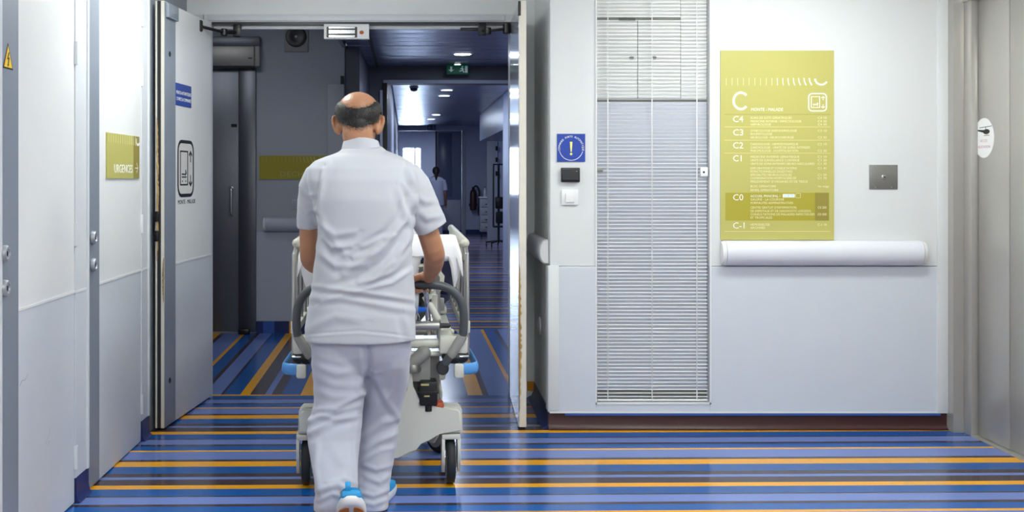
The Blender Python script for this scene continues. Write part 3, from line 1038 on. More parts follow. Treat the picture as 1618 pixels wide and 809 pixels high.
# exit signs
def exit_sign(c, w, h, label, cat='exit sign', lamp=True):
    t = thing('exit_sign', label, cat, c)
    x, y, z = c
    part('housing', B(x - w / 2, x + w / 2, y - 0.03, y + 0.03, z, z + h, bev=0.004), GREEN if lamp else VDBLUE, t)
    M = frontM(x, y - 0.0305, z)
    b = bmesh.new()
    # arrow down
    prism(b, [(-0.30 * w, 0.2 * h), (-0.16 * w, 0.48 * h), (-0.255 * w, 0.44 * h), (-0.255 * w, 0.82 * h), (-0.345 * w, 0.82 * h), (-0.345 * w, 0.44 * h), (-0.44 * w, 0.48 * h)], M, 0.001)
    part('arrow', b, EXITW if lamp else BEDG, t, None)
    b = bmesh.new()
    prism(b, ellipse(0.22 * w, 0.80 * h, 0.035 * w, 0.08 * h, 12), M, 0.001)
    stroke(b, [(0.20 * w, 0.70 * h), (0.23 * w, 0.42 * h), (0.30 * w, 0.15 * h)], 0.06 * w, M, 0.001)
    stroke(b, [(0.23 * w, 0.42 * h), (0.14 * w, 0.30 * h), (0.08 * w, 0.32 * h)], 0.05 * w, M, 0.001)
    stroke(b, [(0.12 * w, 0.52 * h), (0.20 * w, 0.64 * h), (0.29 * w, 0.50 * h)], 0.04 * w, M, 0.001)
    part('running_figure', b, EXITW if lamp else BEDG, t, None)
    part('door_mark', prism(bmesh.new(), [(0.34 * w, 0.12 * h), (0.46 * w, 0.12 * h), (0.46 * w, 0.88 * h), (0.34 * w, 0.88 * h)], M, 0.001), EXITW if lamp else VDBLUE, t, None)
    part('lamp_housing', T([(x - w * 0.1, y - 0.02, z + h + 0.005), (x + w * 0.1, y - 0.02, z + h + 0.005)], 0.007, 10), LAMP if lamp else SEAL, t)
    part('hanger', B(x - 0.04, x + 0.04, y - 0.01, y + 0.01, z + h, z + h + 0.12), PLAST if lamp else SEAL, t, None)
    return t


D = 11.75
exit_sign(P(723, 117, D), 34 * D / F, 14 * D / F, 'green exit sign with down arrow and running figure under the ceiling')
D = 27.6
exit_sign(P(682, 206, D), 13 * D / F, 10 * D / F, 'tiny dark exit sign far down the corridor', lamp=False)
# smoke detector
c = P(654, 0, 15.9); c.z = 2.70
t = thing('smoke_detector', 'small dark round smoke detector on the metal corridor ceiling', 'smoke detector', c)
part('base', cyl(bmesh.new(), c + Vector((0, 0, 0.004)), (0, 0, -1), 0.065, 0.02, 24), BEDG, t)
part('dome', lathe(bmesh.new(), c + Vector((0, 0, -0.016)), (0, 0, -1), [(0.055, 0), (0.05, 0.03), (0.03, 0.045), (0.0, 0.05)], 24), SEAL, t)

# magnetic lock on the door head
x0, x1 = P(512, 0, DW).x, P(583, 0, DW).x
z0, z1 = P(0, 61.5, DW).z, ZH
t = thing('magnetic_lock', 'white magnetic door lock hanging from the doorway head', 'door lock', ((x0 + x1) / 2, DW, z0))
part('housing', B(x0, x1, DW - 0.012, DW + 0.05, z0, z1 + 0.006, bev=0.003), PLAST, t)
M = frontM(x0, DW - 0.0125, z0)
w, h = x1 - x0, z1 - z0
part('magnet_face', prism(bmesh.new(), roundrect(0.06 * w, 0.74 * w, 0.08 * h, 0.86 * h, 0.004), M, 0.002), BLACK, t)
for a, b in ((0.10, 0.24), (0.37, 0.62), (0.74, 0.84)):
    part('steel_core', prism(bmesh.new(), [(0.115 * w, a * h), (0.69 * w, a * h), (0.69 * w, b * h), (0.115 * w, b * h)], M, 0.004), CHROME, t)
part('indicator', prism(bmesh.new(), ellipse(0.84 * w, 0.45 * h, 0.05 * w, 0.14 * h, 16), M, 0.002), RED, t)

# door closer arms
def closer(label, a, b, c, plate=None):
    t = thing('door_closer', label, 'door closer', a)
    part('pivot', cyl(bmesh.new(), a + Vector((0, 0, -0.035)), (0, 0, 1), 0.026, 0.07, 16, bev=0.006), BLACK, t)
    part('main_arm', T([a, b], [(0.010, 0.016)] * 2, 10), BLACK, t)
    part('elbow', cyl(bmesh.new(), b + Vector((0, 0, -0.022)), (0, 0, 1), 0.022, 0.044, 16, bev=0.004), BLACK, t)
    part('forearm', T([b, c], 0.013, 10), BLACK, t)
    part('bracket', B(c.x - 0.025, c.x + 0.025, c.y - 0.02, c.y + 0.03, c.z - 0.03, c.z + 0.055, bev=0.006), BLACK, t)
    if plate:
        part('slide_plate', plate, BLACK, t)
    return t


closer('black folding door closer arm on the open left door leaf', P(314, 41, 6.98), P(354, 51, 7.12), P(375, 51, 7.20))
closer('black door closer arm on the open right door leaf', P(801, 45, 7.12), P(771, 49, 7.10), P(762, 49, 7.17),
       B(P(727, 0, DW).x, P(760, 0, DW).x, 7.17, 7.20, P(0, 50, DW).z, P(0, 45, DW).z, bev=0.004))

# loudspeaker on the lobby wall
x0, x1, z0, z1 = P(450, 0, WL).x, P(487, 0, WL).x, P(0, 82, WL).z, P(0, 42, WL).z
cx_, cz_ = (x0 + x1) / 2, (z0 + z1) / 2 + 0.02
t = thing('wall_speaker', 'square grey wall plate with round black grille on the lobby wall', 'loudspeaker', (cx_, WL, z0))
part('plate', B(x0, x1, WL - 0.02, WL - 0.001, z0, z1, bev=0.004), BEDG, t)
part('grille', lathe(bmesh.new(), (cx_, WL - 0.02, cz_), (0, -1, 0), [(0.095, 0), (0.095, 0.012), (0.085, 0.016), (0.05, 0.008), (0.0, 0.006)], 36), BLACK, t)
part('hub', lathe(bmesh.new(), (cx_, WL - 0.026, cz_), (0, -1, 0), [(0.014, 0), (0.012, 0.006), (0, 0.007)], 12), PLATE, t)

# ochre sign on the lobby wall
def ticks(parent, mtl, M, x0, x1, z, h, n, wmin, wmax, bend=True, wide=0.008, start=0):
    """row of ticks that bend and grow into the big C"""
    for i in range(start, n):
        t_ = i / (n - 1)
        u = x0 + (x1 - x0) * (t_ ** 1.0)
        w_ = wmin + (wmax - wmin) * t_ ** 4
        lean = -h * 0.45 * max(0, t_ - 0.55) / 0.45
        part('tick', stroke(bmesh.new(), [(u + lean, z + h), (u + lean * 0.75, z + h * .55), (u, z)], w_, M, 0.0006), mtl, parent, None)


x0, x1, z0, z1 = P(410, 0, WL).x, -0.775, P(0, 283, WL).z, P(0, 246, WL).z
t = thing('direction_sign', 'dim ochre direction sign on the grey lobby wall behind the man', 'sign', (x0, WL, z0))
part('panel', B(x0, x1, WL - 0.012, WL - 0.002, z0, z1), GOLDR, t, None)
M = frontM(x0, WL - 0.0121, z0)
ticks(t, GOLDRL, M, 0.03, 0.52, z1 - z0 - 0.062, 0.055, 15, 0.003, 0.013)
part('arc_mark', stroke(bmesh.new(), ellipse(0.605, z1 - z0 + 0.005, 0.055, 0.062, 12, math.pi * 1.05, math.pi * 1.75), 0.014, M, 0.0006), GOLDRL, t, None)
part('lettering', text_bm(bmesh.new(), 'DECHOCAGE', 0.068, M, 0.185, 0.024, w=0.50), GOLDRL, t, None)

# lobby handrail and switch, parked fire-door leaf, detectors
def handrail(name, a, b, r_out, h, label, mtl, facing):
    """half-round bumper rail between a and b (points on the wall at its centre height)"""
    a, b = Vector(a), Vector(b)
    t = thing(name, label, 'handrail', (a + b) / 2)
    d = (b - a).normalized()
    f = Vector(facing)
    prof = [(0.004, -h / 2)] + [(0.022 + (r_out - 0.022) * math.cos(k), h / 2 * math.sin(k)) for k in np.linspace(-1.45, 1.45, 13)] + [(0.004, h / 2)]
    def seg(p0, L, s0=1.0, s1=1.0):
        bm = bmesh.new()
        A = [bm.verts.new(p0 + f * (u * s0) + Vector((0, 0, v * s0))) for u, v in prof]
        Bv = [bm.verts.new(p0 + d * L + f * (u * s1) + Vector((0, 0, v * s1))) for u, v in prof]
        n = len(prof)
        bm.faces.new(A); bm.faces.new(Bv[::-1])
        for i in range(n):
            bm.faces.new((A[i], Bv[i], Bv[(i + 1) % n], A[(i + 1) % n]))
        return bm
    L = (b - a).length
    part('rail', seg(a + d * 0.022, L - 0.044), mtl, t, 0.6)
    part('end_cap', seg(a, 0.02, 0.90, 1.0), PLAST, t, 0.6)
    part('end_cap', seg(b - d * 0.02, 0.02, 1.0, 0.90), PLAST, t, 0.6)
    for s in (0.2, 0.8):
        p = a + d * (L * s)
        part('bracket', B(p.x - 0.02 if abs(f.y) else min(p.x, p.x + f.x * 0.03), p.x + 0.02 if abs(f.y) else max(p.x, p.x + f.x * 0.03),
                          min(p.y, p.y + f.y * 0.03) if abs(f.y) else p.y - 0.02, max(p.y, p.y + f.y * 0.03) if abs(f.y) else p.y + 0.02, p.z - 0.03, p.z + 0.03), PLATE, t, None)
    return t


zc = (P(0, 380, FW).z + P(0, 419, FW).z) / 2
handrail('handrail', (P(1138, 0, FW).x, FW - 0.001, zc), (P(1458, 0, FW).x, FW - 0.001, zc), 0.075, 0.138, 'white half-round handrail under the gold directory sign', RAILW, (0, -1, 0))
handrail('handrail', (XR0, FW + 0.06, zc), (XR0, DW - 0.02, zc), 0.055, 0.138, 'white half-round handrail in the recess behind the right door leaf', RAILW, (-1, 0, 0))
zc = (P(0, 343, WL).z + P(0, 366, WL).z) / 2
handrail('handrail', (P(417, 0, WL).x, WL - 0.005, zc), (-0.78, WL - 0.005, zc), 0.075, 0.132, 'grey handrail on the lobby wall beyond the left door leaf', LOBBYD, (0, -1, 0))
x0, x1, z0, z1 = P(461, 0, WL).x, P(474, 0, WL).x, P(0, 330, WL).z, P(0, 315, WL).z
t = thing('wall_switch', 'small grey switch plate above the lobby handrail', 'switch', (x0, WL, z0))
part('plate', B(x0, x1, WL - 0.012, WL - 0.001, z0, z1, bev=0.002), LOBBYD, t)
part('rocker', B(x0 + 0.015, x1 - 0.015, WL - 0.017, WL - 0.011, z0 + 0.015, z1 - 0.015, bev=0.002), LOBBYW, t)
d8 = thing('door_8', 'pale fire-door leaf folded back against the lobby wall corner', None, (-0.82, WL, 0), kind='structure')
part('leaf', B(P(519, 0, WL).x, -0.74, WL - 0.06, WL - 0.012, 0.01, P(0, 134, WL).z, bev=0.002), LOBBYW, d8)
part('kick_plate', B(P(521, 0, WL).x, -0.745, WL - 0.064, WL - 0.060, 0.02, 0.85), LOBBYD, d8, None)
for px0, px1, py0, py1, m, lab in ((538, 543, 120, 137, SEAL, 'narrow dark sensor box at the lobby wall corner'), (547, 555, 120, 136, PLAST, 'narrow white sensor box at the lobby wall corner')):
    yy = WL - 0.03 if px0 < 545 else WL + 0.06
    c0, c1 = P(px0, py1, yy), P(px1, py0, yy)
    t = thing('sensor_box', lab, 'sensor', (c0.x, yy, c0.z))
    if px0 < 545:
        part('case', B(c0.x, c1.x, WL - 0.03, WL - 0.001, c0.z, c1.z, bev=0.003), m, t)
        part('lens', B(c0.x + 0.006, c1.x - 0.006, WL - 0.033, WL - 0.029, c0.z + 0.02, c0.z + 0.04), BLACK, t, None)
    else:
        part('case', B(XL1 - 0.0, XL1 + 0.04, yy - 0.03, yy + 0.02, c0.z, c1.z, bev=0.003), m, t)
        part('lens', B(XL1 + 0.008, XL1 + 0.03, yy - 0.033, yy - 0.029, c0.z + 0.02, c0.z + 0.04), BLACK, t, None)

# door stop disc in the recess
c = Vector((XR0, 6.86, P(0, 515, 6.86).z))
t = thing('door_stop', 'small white round door stop on the recess wall', 'door stop', c)
part('disc', lathe(bmesh.new(), c, (-1, 0, 0), [(0.055, 0), (0.055, 0.006), (0.03, 0.014), (0, 0.016)], 24), PLAST, t)
part('screw', cyl(bmesh.new(), c + Vector((-0.014, 0, 0)), (-1, 0, 0), 0.008, 0.005, 10), CHROME, t)
o = part('skirting_mark', B(P(833, 0, DW).x, P(845, 0, DW).x, DW - 0.012, DW + 0.01, 0.045, 0.105), MATS['vinyl_orange'], None, None)
o.name = 'baseboard_mark'
struct(o)

# ================================================== SIGNS AND PLATES, FRONT ROOM
# gold directory
x0, x1, z0, z1 = P(1138, 0, FW).x, P(1317, 0, FW).x, P(0, 379, FW).z, P(0, 80, FW).z
sg = thing('directory_sign', 'tall gold floor directory sign with white lettering on the front wall', 'sign', (x0, FW, z0))
part('panel', B(x0, x1, FW - 0.008, FW - 0.001, z0, z1), GOLD, sg, None)
MS = frontM(x0, FW - 0.0081, z0)
S = (x1 - x0) / 179.0              # metres per reference pixel


def SX(px): return (px - 1138) * S
def SZ(py): return (379 - py) * S


b = bmesh.new()
for i in range(16):
    t_ = i / 15
    u = SX(1147 + 9.0 * i)
    tall = 11 * S
    lean = -4.0 * S * max(0, t_ - 0.55) / 0.45
    w_ = (0.7 + 2.4 * max(0, t_ - .35) ** 1.5) * S
    part('tick', stroke(bmesh.new(), [(u + lean, SZ(123.5)), (u + lean * 0.8, SZ(129)), (u, SZ(135))], w_, MS, 0.0005), PRINT if i > 8 else PRINTP, sg, None)
part('arc_mark', stroke(bmesh.new(), ellipse(SX(1297), SZ(124), 10 * S, 10 * S, 14, math.pi * 1.02, math.pi * 1.82), 2.8 * S, MS, 0.0005), PRINT, sg, None)
part('floor_band', prism(bmesh.new(), [(SX(1145.5), SZ(348.5)), (SX(1309), SZ(348.5)), (SX(1309), SZ(304.5)), (SX(1145.5), SZ(304.5))], MS, 0.0004), GOLDM, sg, None)
part('number_band', prism(bmesh.new(), [(SX(1287), SZ(348.5)), (SX(1309), SZ(348.5)), (SX(1309), SZ(304.5)), (SX(1287), SZ(304.5))], MS, 0.0007), GOLDD, sg, None)
for py in (181, 200.5, 221.5, 242, 365.5):
    part('rule', prism(bmesh.new(), [(SX(1144), SZ(py + .35)), (SX(1311), SZ(py + .35)), (SX(1311), SZ(py - .35)), (SX(1144), SZ(py - .35))], MS, 0.0005), GOLDD if py == 181 else GOLDL, sg, None)
# big C as an arc
part('big_letter', stroke(bmesh.new(), ellipse(SX(1170), SZ(159.5), 11.5 * S, 13.0 * S, 24, 0.72, 2 * math.pi - 0.72), 3.6 * S, MS, 0.0006), PRINT, sg, None)
part('lettering', text_bm(bmesh.new(), 'MONTE - MALADE', 7 * S, MS, SX(1186), SZ(175.5), w=50 * S), PRINT, sg, None)
for s, py in (('C4', 193), ('C3', 214), ('C2', 234.5), ('C1', 255), ('C0', 316.5), ('C-1', 361)):
    part('floor_number', text_bm(bmesh.new(), s, 14 * S, MS, SX(1157), SZ(py), w=(18 if len(s) > 2 else 16 if s != 'C1' else 13.5) * S), PRINT, sg, None)
ROWS = [(188, 'SOINS DE SUITE GERIATRIQUES', 65), (193.5, 'MEDECINE INTERNE / INFECTIOLOGIE', 80), (198.5, 'NEPHROLOGIE', 32),
        (208.3, 'GYNECOLOGIE ENDOCRINOLOGIE', 73), (213.5, 'RHUMATOLOGIE', 34), (219, 'NEUROLOGIE - NEUROCHIRURGIE', 68),
        (229.5, 'CARDIOLOGIE - HEMODYNAMIQUE', 75), (234.8, 'CARDIOLOGIE - UNITE DE SOINS INTENSIFS', 94), (240, 'PNEUMOLOGIE - HOSPITALISATION', 75),
        (249.5, 'MEDECINE INTERNE GERIATRIQUE', 77), (255, 'UNITE DE SURVEILLANCE CONTINUE', 77), (260.5, 'UNITE DE SOINS INTENSIFS NEURO-VASCULAIRES', 101),
        (267.5, 'EXPLORATIONS ET CONSULTATIONS', 73), (272.7, 'FONCTIONNELLES DIGESTIVES', 66), (278, 'SPECIALITES NEUROLOGIQUES', 65),
        (283.2, 'COORDINATION HOSPITALIERE DE', 72), (288.6, "PRELEVEMENT D'ORGANES ET DE TISSUS", 90),
        (296, 'BLOC OPERATOIRE', 40), (302, 'REVEIL OPERATOIRE', 44), (311.5, 'ACCUEIL PRINCIPAL /', 47), (316.8, 'GALERIE - LA COURSIVE', 53),
        (322.3, 'FORMALITES ADMINISTRATIVES', 67), (329.5, "CENTRE GRATUIT D'INFORMATION,", 73), (335, 'DE DEPISTAGE ET DE DIAGNOSTIC (CEGIDD)', 95),
        (340.3, 'CONSULTATIONS DE MALADIES INFECTIEUSES', 101), (345.5, 'ET TROPICALES', 34), (356.5, 'HEMODIALYSE', 30), (361.5, 'ARCHIVES', 23)]
for py, s, w in ROWS:
    part('lettering', text_bm(bmesh.new(), s, 5.1 * S, MS, SX(1185), SZ(py), w=w * S), PRINT if py == 311.5 else PRINTP, sg, None)
NUMS = [(188, 'C4 10'), (193.5, 'C4 20'), (198.5, 'C4 30'), (208.3, 'C3 10'), (219, 'C3 30'), (229.5, 'C2 10'), (240, 'C2 30'), (249.5, 'C1 10'), (255, 'C1 20'),
        (260.5, 'C1 30'), (267.5, 'C1 40'), (278, 'C1 50'), (283.2, 'C1 70'), (296, '1er etage'), (329.5, 'C0 200'), (340.3, 'C0 300'), (356.5, 'C-1 10')]
for py, s in NUMS:
    part('room_number', text_bm(bmesh.new(), s, 5.1 * S, MS, SX(1291), SZ(py), w=14 * S if len(s) < 8 else 17 * S, depth=0.001), PRINTP, sg, None)
part('exit_box', prism(bmesh.new(), roundrect(SX(1236), SX(1255), SZ(312), SZ(306.5), S), MS, 0.0008), PRINT, sg, None)
part('exit_word', text_bm(bmesh.new(), 'SORTIE', 5.6 * S, MS, SX(1237.5), SZ(311.2), w=16 * S, depth=0.0014), MATS['sky_blue_print'], sg, None)
part('exit_mark', stroke(bmesh.new(), roundrect(SX(1256.5), SX(1264), SZ(312.5), SZ(305.5), S, 2), 0.5 * S, MS, 0.0008, True), PRINTP, sg, None)
# lift pictogram
def pictogram(M, u0, u1, v0, v1, mtl, parent, k, thick):
    w_, h_ = u1 - u0, v1 - v0
    part('pictogram_border', stroke(bmesh.new(), roundrect(u0, u1, v0, v1, 0.2 * w_, 4), thick, M, k, True), mtl, parent, None)
    b = bmesh.new()
    stroke(b, [(u0 + .15 * w_, v0 + .2 * h_), (u0 + .62 * w_, v0 + .2 * h_), (u0 + .62 * w_, v0 + .82 * h_), (u0 + .15 * w_, v0 + .82 * h_)], thick * 0.8, M, k, True)
    part('cabin_outline', b, mtl, parent, None)
    b = bmesh.new()
    prism(b, [(u0 + .24 * w_, v0 + .33 * h_), (u0 + .54 * w_, v0 + .33 * h_), (u0 + .54 * w_, v0 + .355 * h_), (u0 + .24 * w_, v0 + .355 * h_)], M, k)
    prism(b, [(u0 + .24 * w_, v0 + .38 * h_), (u0 + .44 * w_, v0 + .38 * h_), (u0 + .40 * w_, v0 + .41 * h_), (u0 + .24 * w_, v0 + .41 * h_)], M, k)
    stroke(b, [(u0 + .44 * w_, v0 + .38 * h_), (u0 + .54 * w_, v0 + .43 * h_)], thick * 0.7, M, k)
    prism(b, ellipse(u0 + .49 * w_, v0 + .455 * h_, .025 * w_, .025 * h_, 10), M, k)
    for cu in (.28, .5):
        prism(b, ellipse(u0 + cu * w_, v0 + .265 * h_, .022 * w_, .018 * h_, 10), M, k)
    part('bed_mark', b, mtl, parent, None)
    for (va, vb, s) in ((.62, .82, 1), (.38, .18, -1)):
        b = bmesh.new()
        stroke(b, [(u0 + .81 * w_, v0 + va * h_), (u0 + .81 * w_, v0 + vb * h_)], thick * 0.6, M, k)
        stroke(b, [(u0 + .71 * w_, v0 + (vb - .07 * s) * h_), (u0 + .81 * w_, v0 + vb * h_), (u0 + .91 * w_, v0 + (vb - .07 * s) * h_)], thick * 0.75, M, k)
        part('arrow', b, mtl, parent, None)


pictogram(MS, SX(1277), SX(1305), SZ(175.5), SZ(148), PRINT, sg, 0.0006, 1.8 * S)

# blue exclamation sign
x0, x1, z0, z1 = P(880, 0, FW).x, P(924.5, 0, FW).x, P(0, 255.5, FW).z, P(0, 211.5, FW).z
t = thing('warning_sign', 'square blue sign with yellow exclamation mark beside the blind', 'sign', (x0, FW, z0))
part('panel', B(x0, x1, FW - 0.006, FW - 0.0005, z0, z1), SBLUE, t, None)
w, h = x1 - x0, z1 - z0
M = frontM((x0 + x1) / 2, FW - 0.0061, (z0 + z1) / 2 - 0.004)
part('arc', stroke(bmesh.new(), ellipse(0, 0, w * .42, w * .42, 30, math.pi * 1.08, math.pi * 1.92), 0.0028, M, 0.0006), PRINT, t, None)
part('mark', prism(bmesh.new(), [(-.022 * w, -.12 * h), (.022 * w, -.12 * h), (.045 * w, .24 * h), (-.045 * w, .24 * h)], M, 0.0006), PYEL, t, None)
part('mark', prism(bmesh.new(), ellipse(0, -.20 * h, .045 * w, .045 * w, 14), M, 0.0006), PYEL, t, None)
b = bmesh.new()
s = 'COMMANDE PORTE AUTOMATIQUE'
for i, ch in enumerate(s):
    if ch == ' ':
        continue
    a = math.radians(188 - 196 * i / (len(s) - 1))
    text_bm(b, ch, 0.0155, M, math.cos(a) * w * .39, math.sin(a) * w * .39, align='CENTER', rot=a - math.pi / 2)
part('lettering', b, PRINT, t, None)
# card reader
x0, x1, z0, z1 = P(886, 0, FW).x, P(915.5, 0, FW).x, P(0, 287.5, FW).z, P(0, 265, FW).z
t = thing('card_reader', 'small black card reader between blue sign and white switch', 'card reader', (x0, FW, z0))
part('case', B(x0, x1, FW - 0.025, FW - 0.0005, z0, z1, bev=0.004), BLACK, t)
part('front_window', B(x0 + 0.008, x1 - 0.008, FW - 0.0265, FW - 0.0245, z0 + 0.012, z1 - 0.01), SEAL, t, None)
part('led', B(x0 + 0.082, x0 + 0.09, FW - 0.0275, FW - 0.026, z1 - 0.022, z1 - 0.018), BEDG, t, None)
# switch
x0, x1, z0, z1 = P(887, 0, FW).x, P(913.5, 0, FW).x, P(0, 324, FW).z, P(0, 299.5, FW).z
t = thing('wall_switch', 'white square rocker switch below the black card reader', 'switch', (x0, FW, z0))
part('plate', B(x0, x1, FW - 0.012, FW - 0.0005, z0, z1, bev=0.004), PLAST, t)
part('rocker', B(x0 + 0.022, x1 - 0.022, FW - 0.019, FW - 0.011, z0 + 0.016, z1 - 0.020, bev=0.003), PLAST, t)
# steel plate
x0, x1, z0, z1 = P(1373, 0, FW).x, P(1418, 0, FW).x, P(0, 299, FW).z, P(0, 260.5, FW).z
t = thing('key_switch_plate', 'grey steel key switch plate on the wall beside the lift', 'switch', (x0, FW, z0))
part('plate', B(x0, x1, FW - 0.005, FW - 0.0005, z0, z1, bev=0.0015), PLATE, t)
cc = Vector(((x0 + x1) / 2, FW - 0.005, (z0 + z1) / 2))
part('lock', lathe(bmesh.new(), cc, (0, -1, 0), [(0.013, 0), (0.013, 0.006), (0.010, 0.008), (0, 0.008)], 20), STEEL, t)
part('keyway', B(cc.x - 0.002, cc.x + 0.008, cc.y - 0.0095, cc.y - 0.007, cc.z - 0.003, cc.z + 0.003), BLACK, t, None)
for sx in (-1, 1):
    for sz in (-1, 1):
        part('screw', cyl(bmesh.new(), cc + Vector((sx * 0.045, 0, sz * 0.058)), (0, -1, 0), 0.005, 0.002, 10), CHROME, t)
# helicopter sticker on the lift door
cpt = Vector((RW - 0.0008, 5.985, P(0, 218, 6.05).z))
D0 = (RW) * F / (1555 - VX)
cpt = Vector((RW - 0.0008, D0, CH - (218 - VY) * D0 / F))
t = thing('oval_sticker', 'white oval helicopter sticker on the steel lift door', 'sticker', cpt)
M = rightM(*cpt)
hw_, hh_ = 0.110, 31.5 * D0 / F
part('disc', prism(bmesh.new(), ellipse(0, 0, hw_, hh_, 40), M, 0.0008), PLAST, t, None)
M2 = rightM(cpt.x - 0.0009, cpt.y, cpt.z)
b = bmesh.new()
prism(b, ellipse(0.028, 0.033, 0.036, 0.014, 18), M2, 0.0004)
prism(b, [(0.0, 0.043), (-0.075, 0.047), (-0.078, 0.041), (0.0, 0.028)], M2, 0.0004)
prism(b, [(-0.072, 0.06), (-0.082, 0.06), (-0.076, 0.03), (-0.068, 0.03)], M2, 0.0004)
stroke(b, [(-0.05, 0.056), (0.085, 0.062)], 0.003, M2, 0.0004)
stroke(b, [(0.02, 0.045), (0.02, 0.06)], 0.004, M2, 0.0004)
stroke(b, [(0.0, 0.013), (0.06, 0.013)], 0.003, M2, 0.0004)
part('helicopter_mark', b, INK, t, None)
b = bmesh.new()
text_bm(b, 'ACCES', 0.020, M2, 0, -0.022, 'CENTER', w=0.075)
text_bm(b, 'HELISTATION', 0.020, M2, 0, -0.055, 'CENTER', w=0.135)
part('lettering', b, INKP, t, None)

# left wall: emergency sign
def YL(px): return -LW * F / (VX - px)
ya, yb = YL(167), YL(218.5)
zt, zb = P(0, 209, ya).z, P(0, 282, ya).z
t = thing('direction_sign', 'gold direction sign with arrow on the white side door', 'sign', (LW, ya, zb))
part('panel', B(LW + 0.0005, LW + 0.006, ya, yb, zb, zt), GOLD, t, None)
M = leftM(LW + 0.0061, ya, zb)
w, h = yb - ya, zt - zb
part('shade_band', prism(bmesh.new(), [(w * .80, 0), (w * .998, 0), (w * .998, h), (w * .80, h)], M, 0.0004), GOLDD, t, None)
b = bmesh.new()
for i in range(13):
    t_ = i / 12
    u = w * (0.05 + 0.068 * i)
    lean = -0.018 * max(0, t_ - .5)
    part('tick', stroke(bmesh.new(), [(u + lean, h * 0.99), (u, h * (0.80 - 0.02 * t_))], 0.002 + 0.014 * max(0, t_ - .3) ** 2, M, 0.0007), PRINTP, t, None)
part('arc_mark', stroke(bmesh.new(), ellipse(w * 0.945, h * .90, w * 0.055, h * .10, 10, math.pi * .85, math.pi * 1.85), 0.013, M, 0.0007), PRINT, t, None)
part('lettering', text_bm(bmesh.new(), 'URGENCES', h * .27, M, w * .20, h * .13, w=w * .56, depth=0.001), PRINT, t, None)
b = bmesh.new()
stroke(b, [(w * .85, h * .245), (w * .945, h * .245)], h * .022, M, 0.0009)
stroke(b, [(w * .90, h * .37), (w * .95, h * .245), (w * .90, h * .13)], h * .022, M, 0.0009)
part('arrow', b, PRINT, t, None)
# electrical warning
ya, yb = YL(3), YL(19)
zt, zb = P(0, 68, (ya + yb) / 2).z, P(0, 107, ya).z
t = thing('hazard_sticker', 'yellow triangle electrical hazard sticker on the grey door stile', 'sticker', (LW, ya, zb))
M = leftM(LW + 0.0035, ya, zb)
w, h = yb - ya, zt - zb
part('border', prism(bmesh.new(), [(0, 0), (w, 0), (w / 2, h)], M, 0.0006), INK, t, None)
part('field', prism(bmesh.new(), [(w * .10, h * .06), (w * .90, h * .06), (w / 2, h * .90)], M, 0.0012), YELLOW, t, None)
part('bolt_mark', prism(bmesh.new(), [(w * .52, h * .64), (w * .38, h * .36), (w * .50, h * .38), (w * .44, h * .14), (w * .40, h * .20), (w * .47, h * .07), (w * .58, h * .20), (w * .52, h * .16), (w * .62, h * .46), (w * .50, h * .43), (w * .60, h * .64)], M, 0.0018), INK, t, None)

# stickers on the left door leaf
LMf = LM @ Matrix.Translation((0, 0, 0.0005))
t = thing('door_notice', 'blue notice with two lines of text on the open left leaf', 'sign', LM @ Vector((0.36, 1.83, 0)))
part('panel', B(0.20, 0.50, 1.838, 1.968, 0.0005, 0.003, M=LM), SBLUE, t, None)
M = LM @ Matrix.Translation((0, 0, 0.0031))
part('lettering', text_bm(bmesh.new(), 'PORTES AUTOMATIQUES', 0.028, M, 0.21, 1.905, w=0.28), PRINT, t, None)
part('lettering', text_bm(bmesh.new(), 'COUPEZ LA COMMANDE', 0.028, M, 0.21, 1.868, w=0.28), PRINT, t, None)
t = thing('lift_pictogram', 'black outlined lift pictogram on the open left leaf', 'sign', LM @ Vector((0.39, 1.30, 0)))
PICW = mat('pictogram_ground', srgb(222, 220, 216), 0.5)
part('ground', prism(bmesh.new(), roundrect(0.248, 0.545, 1.312, 1.63, 0.06), LMf, 0.0008), PICW, t, None)
pictogram(LM @ Matrix.Translation((0, 0, 0.0013)), 0.248, 0.545, 1.312, 1.63, INK, t, 0.0006, 0.020)
part('lettering', text_bm(bmesh.new(), 'MONTE - MALADE', 0.036, LM @ Matrix.Translation((0, 0, 0.0005)), 0.245, 1.262, w=0.34), SEAL, t, None)

# =============================================================== BLIND AND CABINET RECESS
cb = thing('service_cabinet', 'white wall cabinet seen through the slatted blind', 'cabinet', ((XB0 + XB1) / 2, FW + 0.09, ZB0))
zmid = P(0, 158, FW).z
yf = FW + 0.044
xs = P(1010, 0, FW).x
part('door', B(XB0 + 0.004, xs - 0.002, yf, yf + 0.012, zmid + 0.012, 2.31, bev=0.002), CABIN, cb, None)
dr = part('door', B(xs + 0.002, P(1078, 0, FW).x, yf, yf + 0.012, zmid + 0.012, 2.31, bev=0.002), CABIN, cb, None)
for px in (1000, 1036):
    part('latch', cyl(bmesh.new(), (P(px, 0, FW).x, yf, P(0, 90, FW).z), (0, -1, 0), 0.012, 0.01, 12), PLATE, dr)
part('side_panel', B(P(1079, 0, FW).x, XB1 - 0.004, yf + 0.004, yf + 0.012, zmid + 0.012, 2.50), CABIN, cb, None)
part('top_panel', B(XB0 + 0.004, P(1078, 0, FW).x, yf, yf + 0.012, 2.325, 2.50, bev=0.002), CABIN, cb, None)
part('lower_panel', B(XB0 + 0.004, XB1 - 0.004, yf, yf + 0.012, ZB0 + 0.06, zmid - 0.008, bev=0.002), CABLAV, cb, None)
part('gap_board', B(XB0, XB1, yf + 0.0125, yf + 0.05, ZB0, 2.51), BEDG, cb, None)
part('slot', B(P(980, 0, FW).x, P(1006, 0, FW).x, yf - 0.003, yf + 0.004, 2.305, 2.318), BLACK, cb, None)
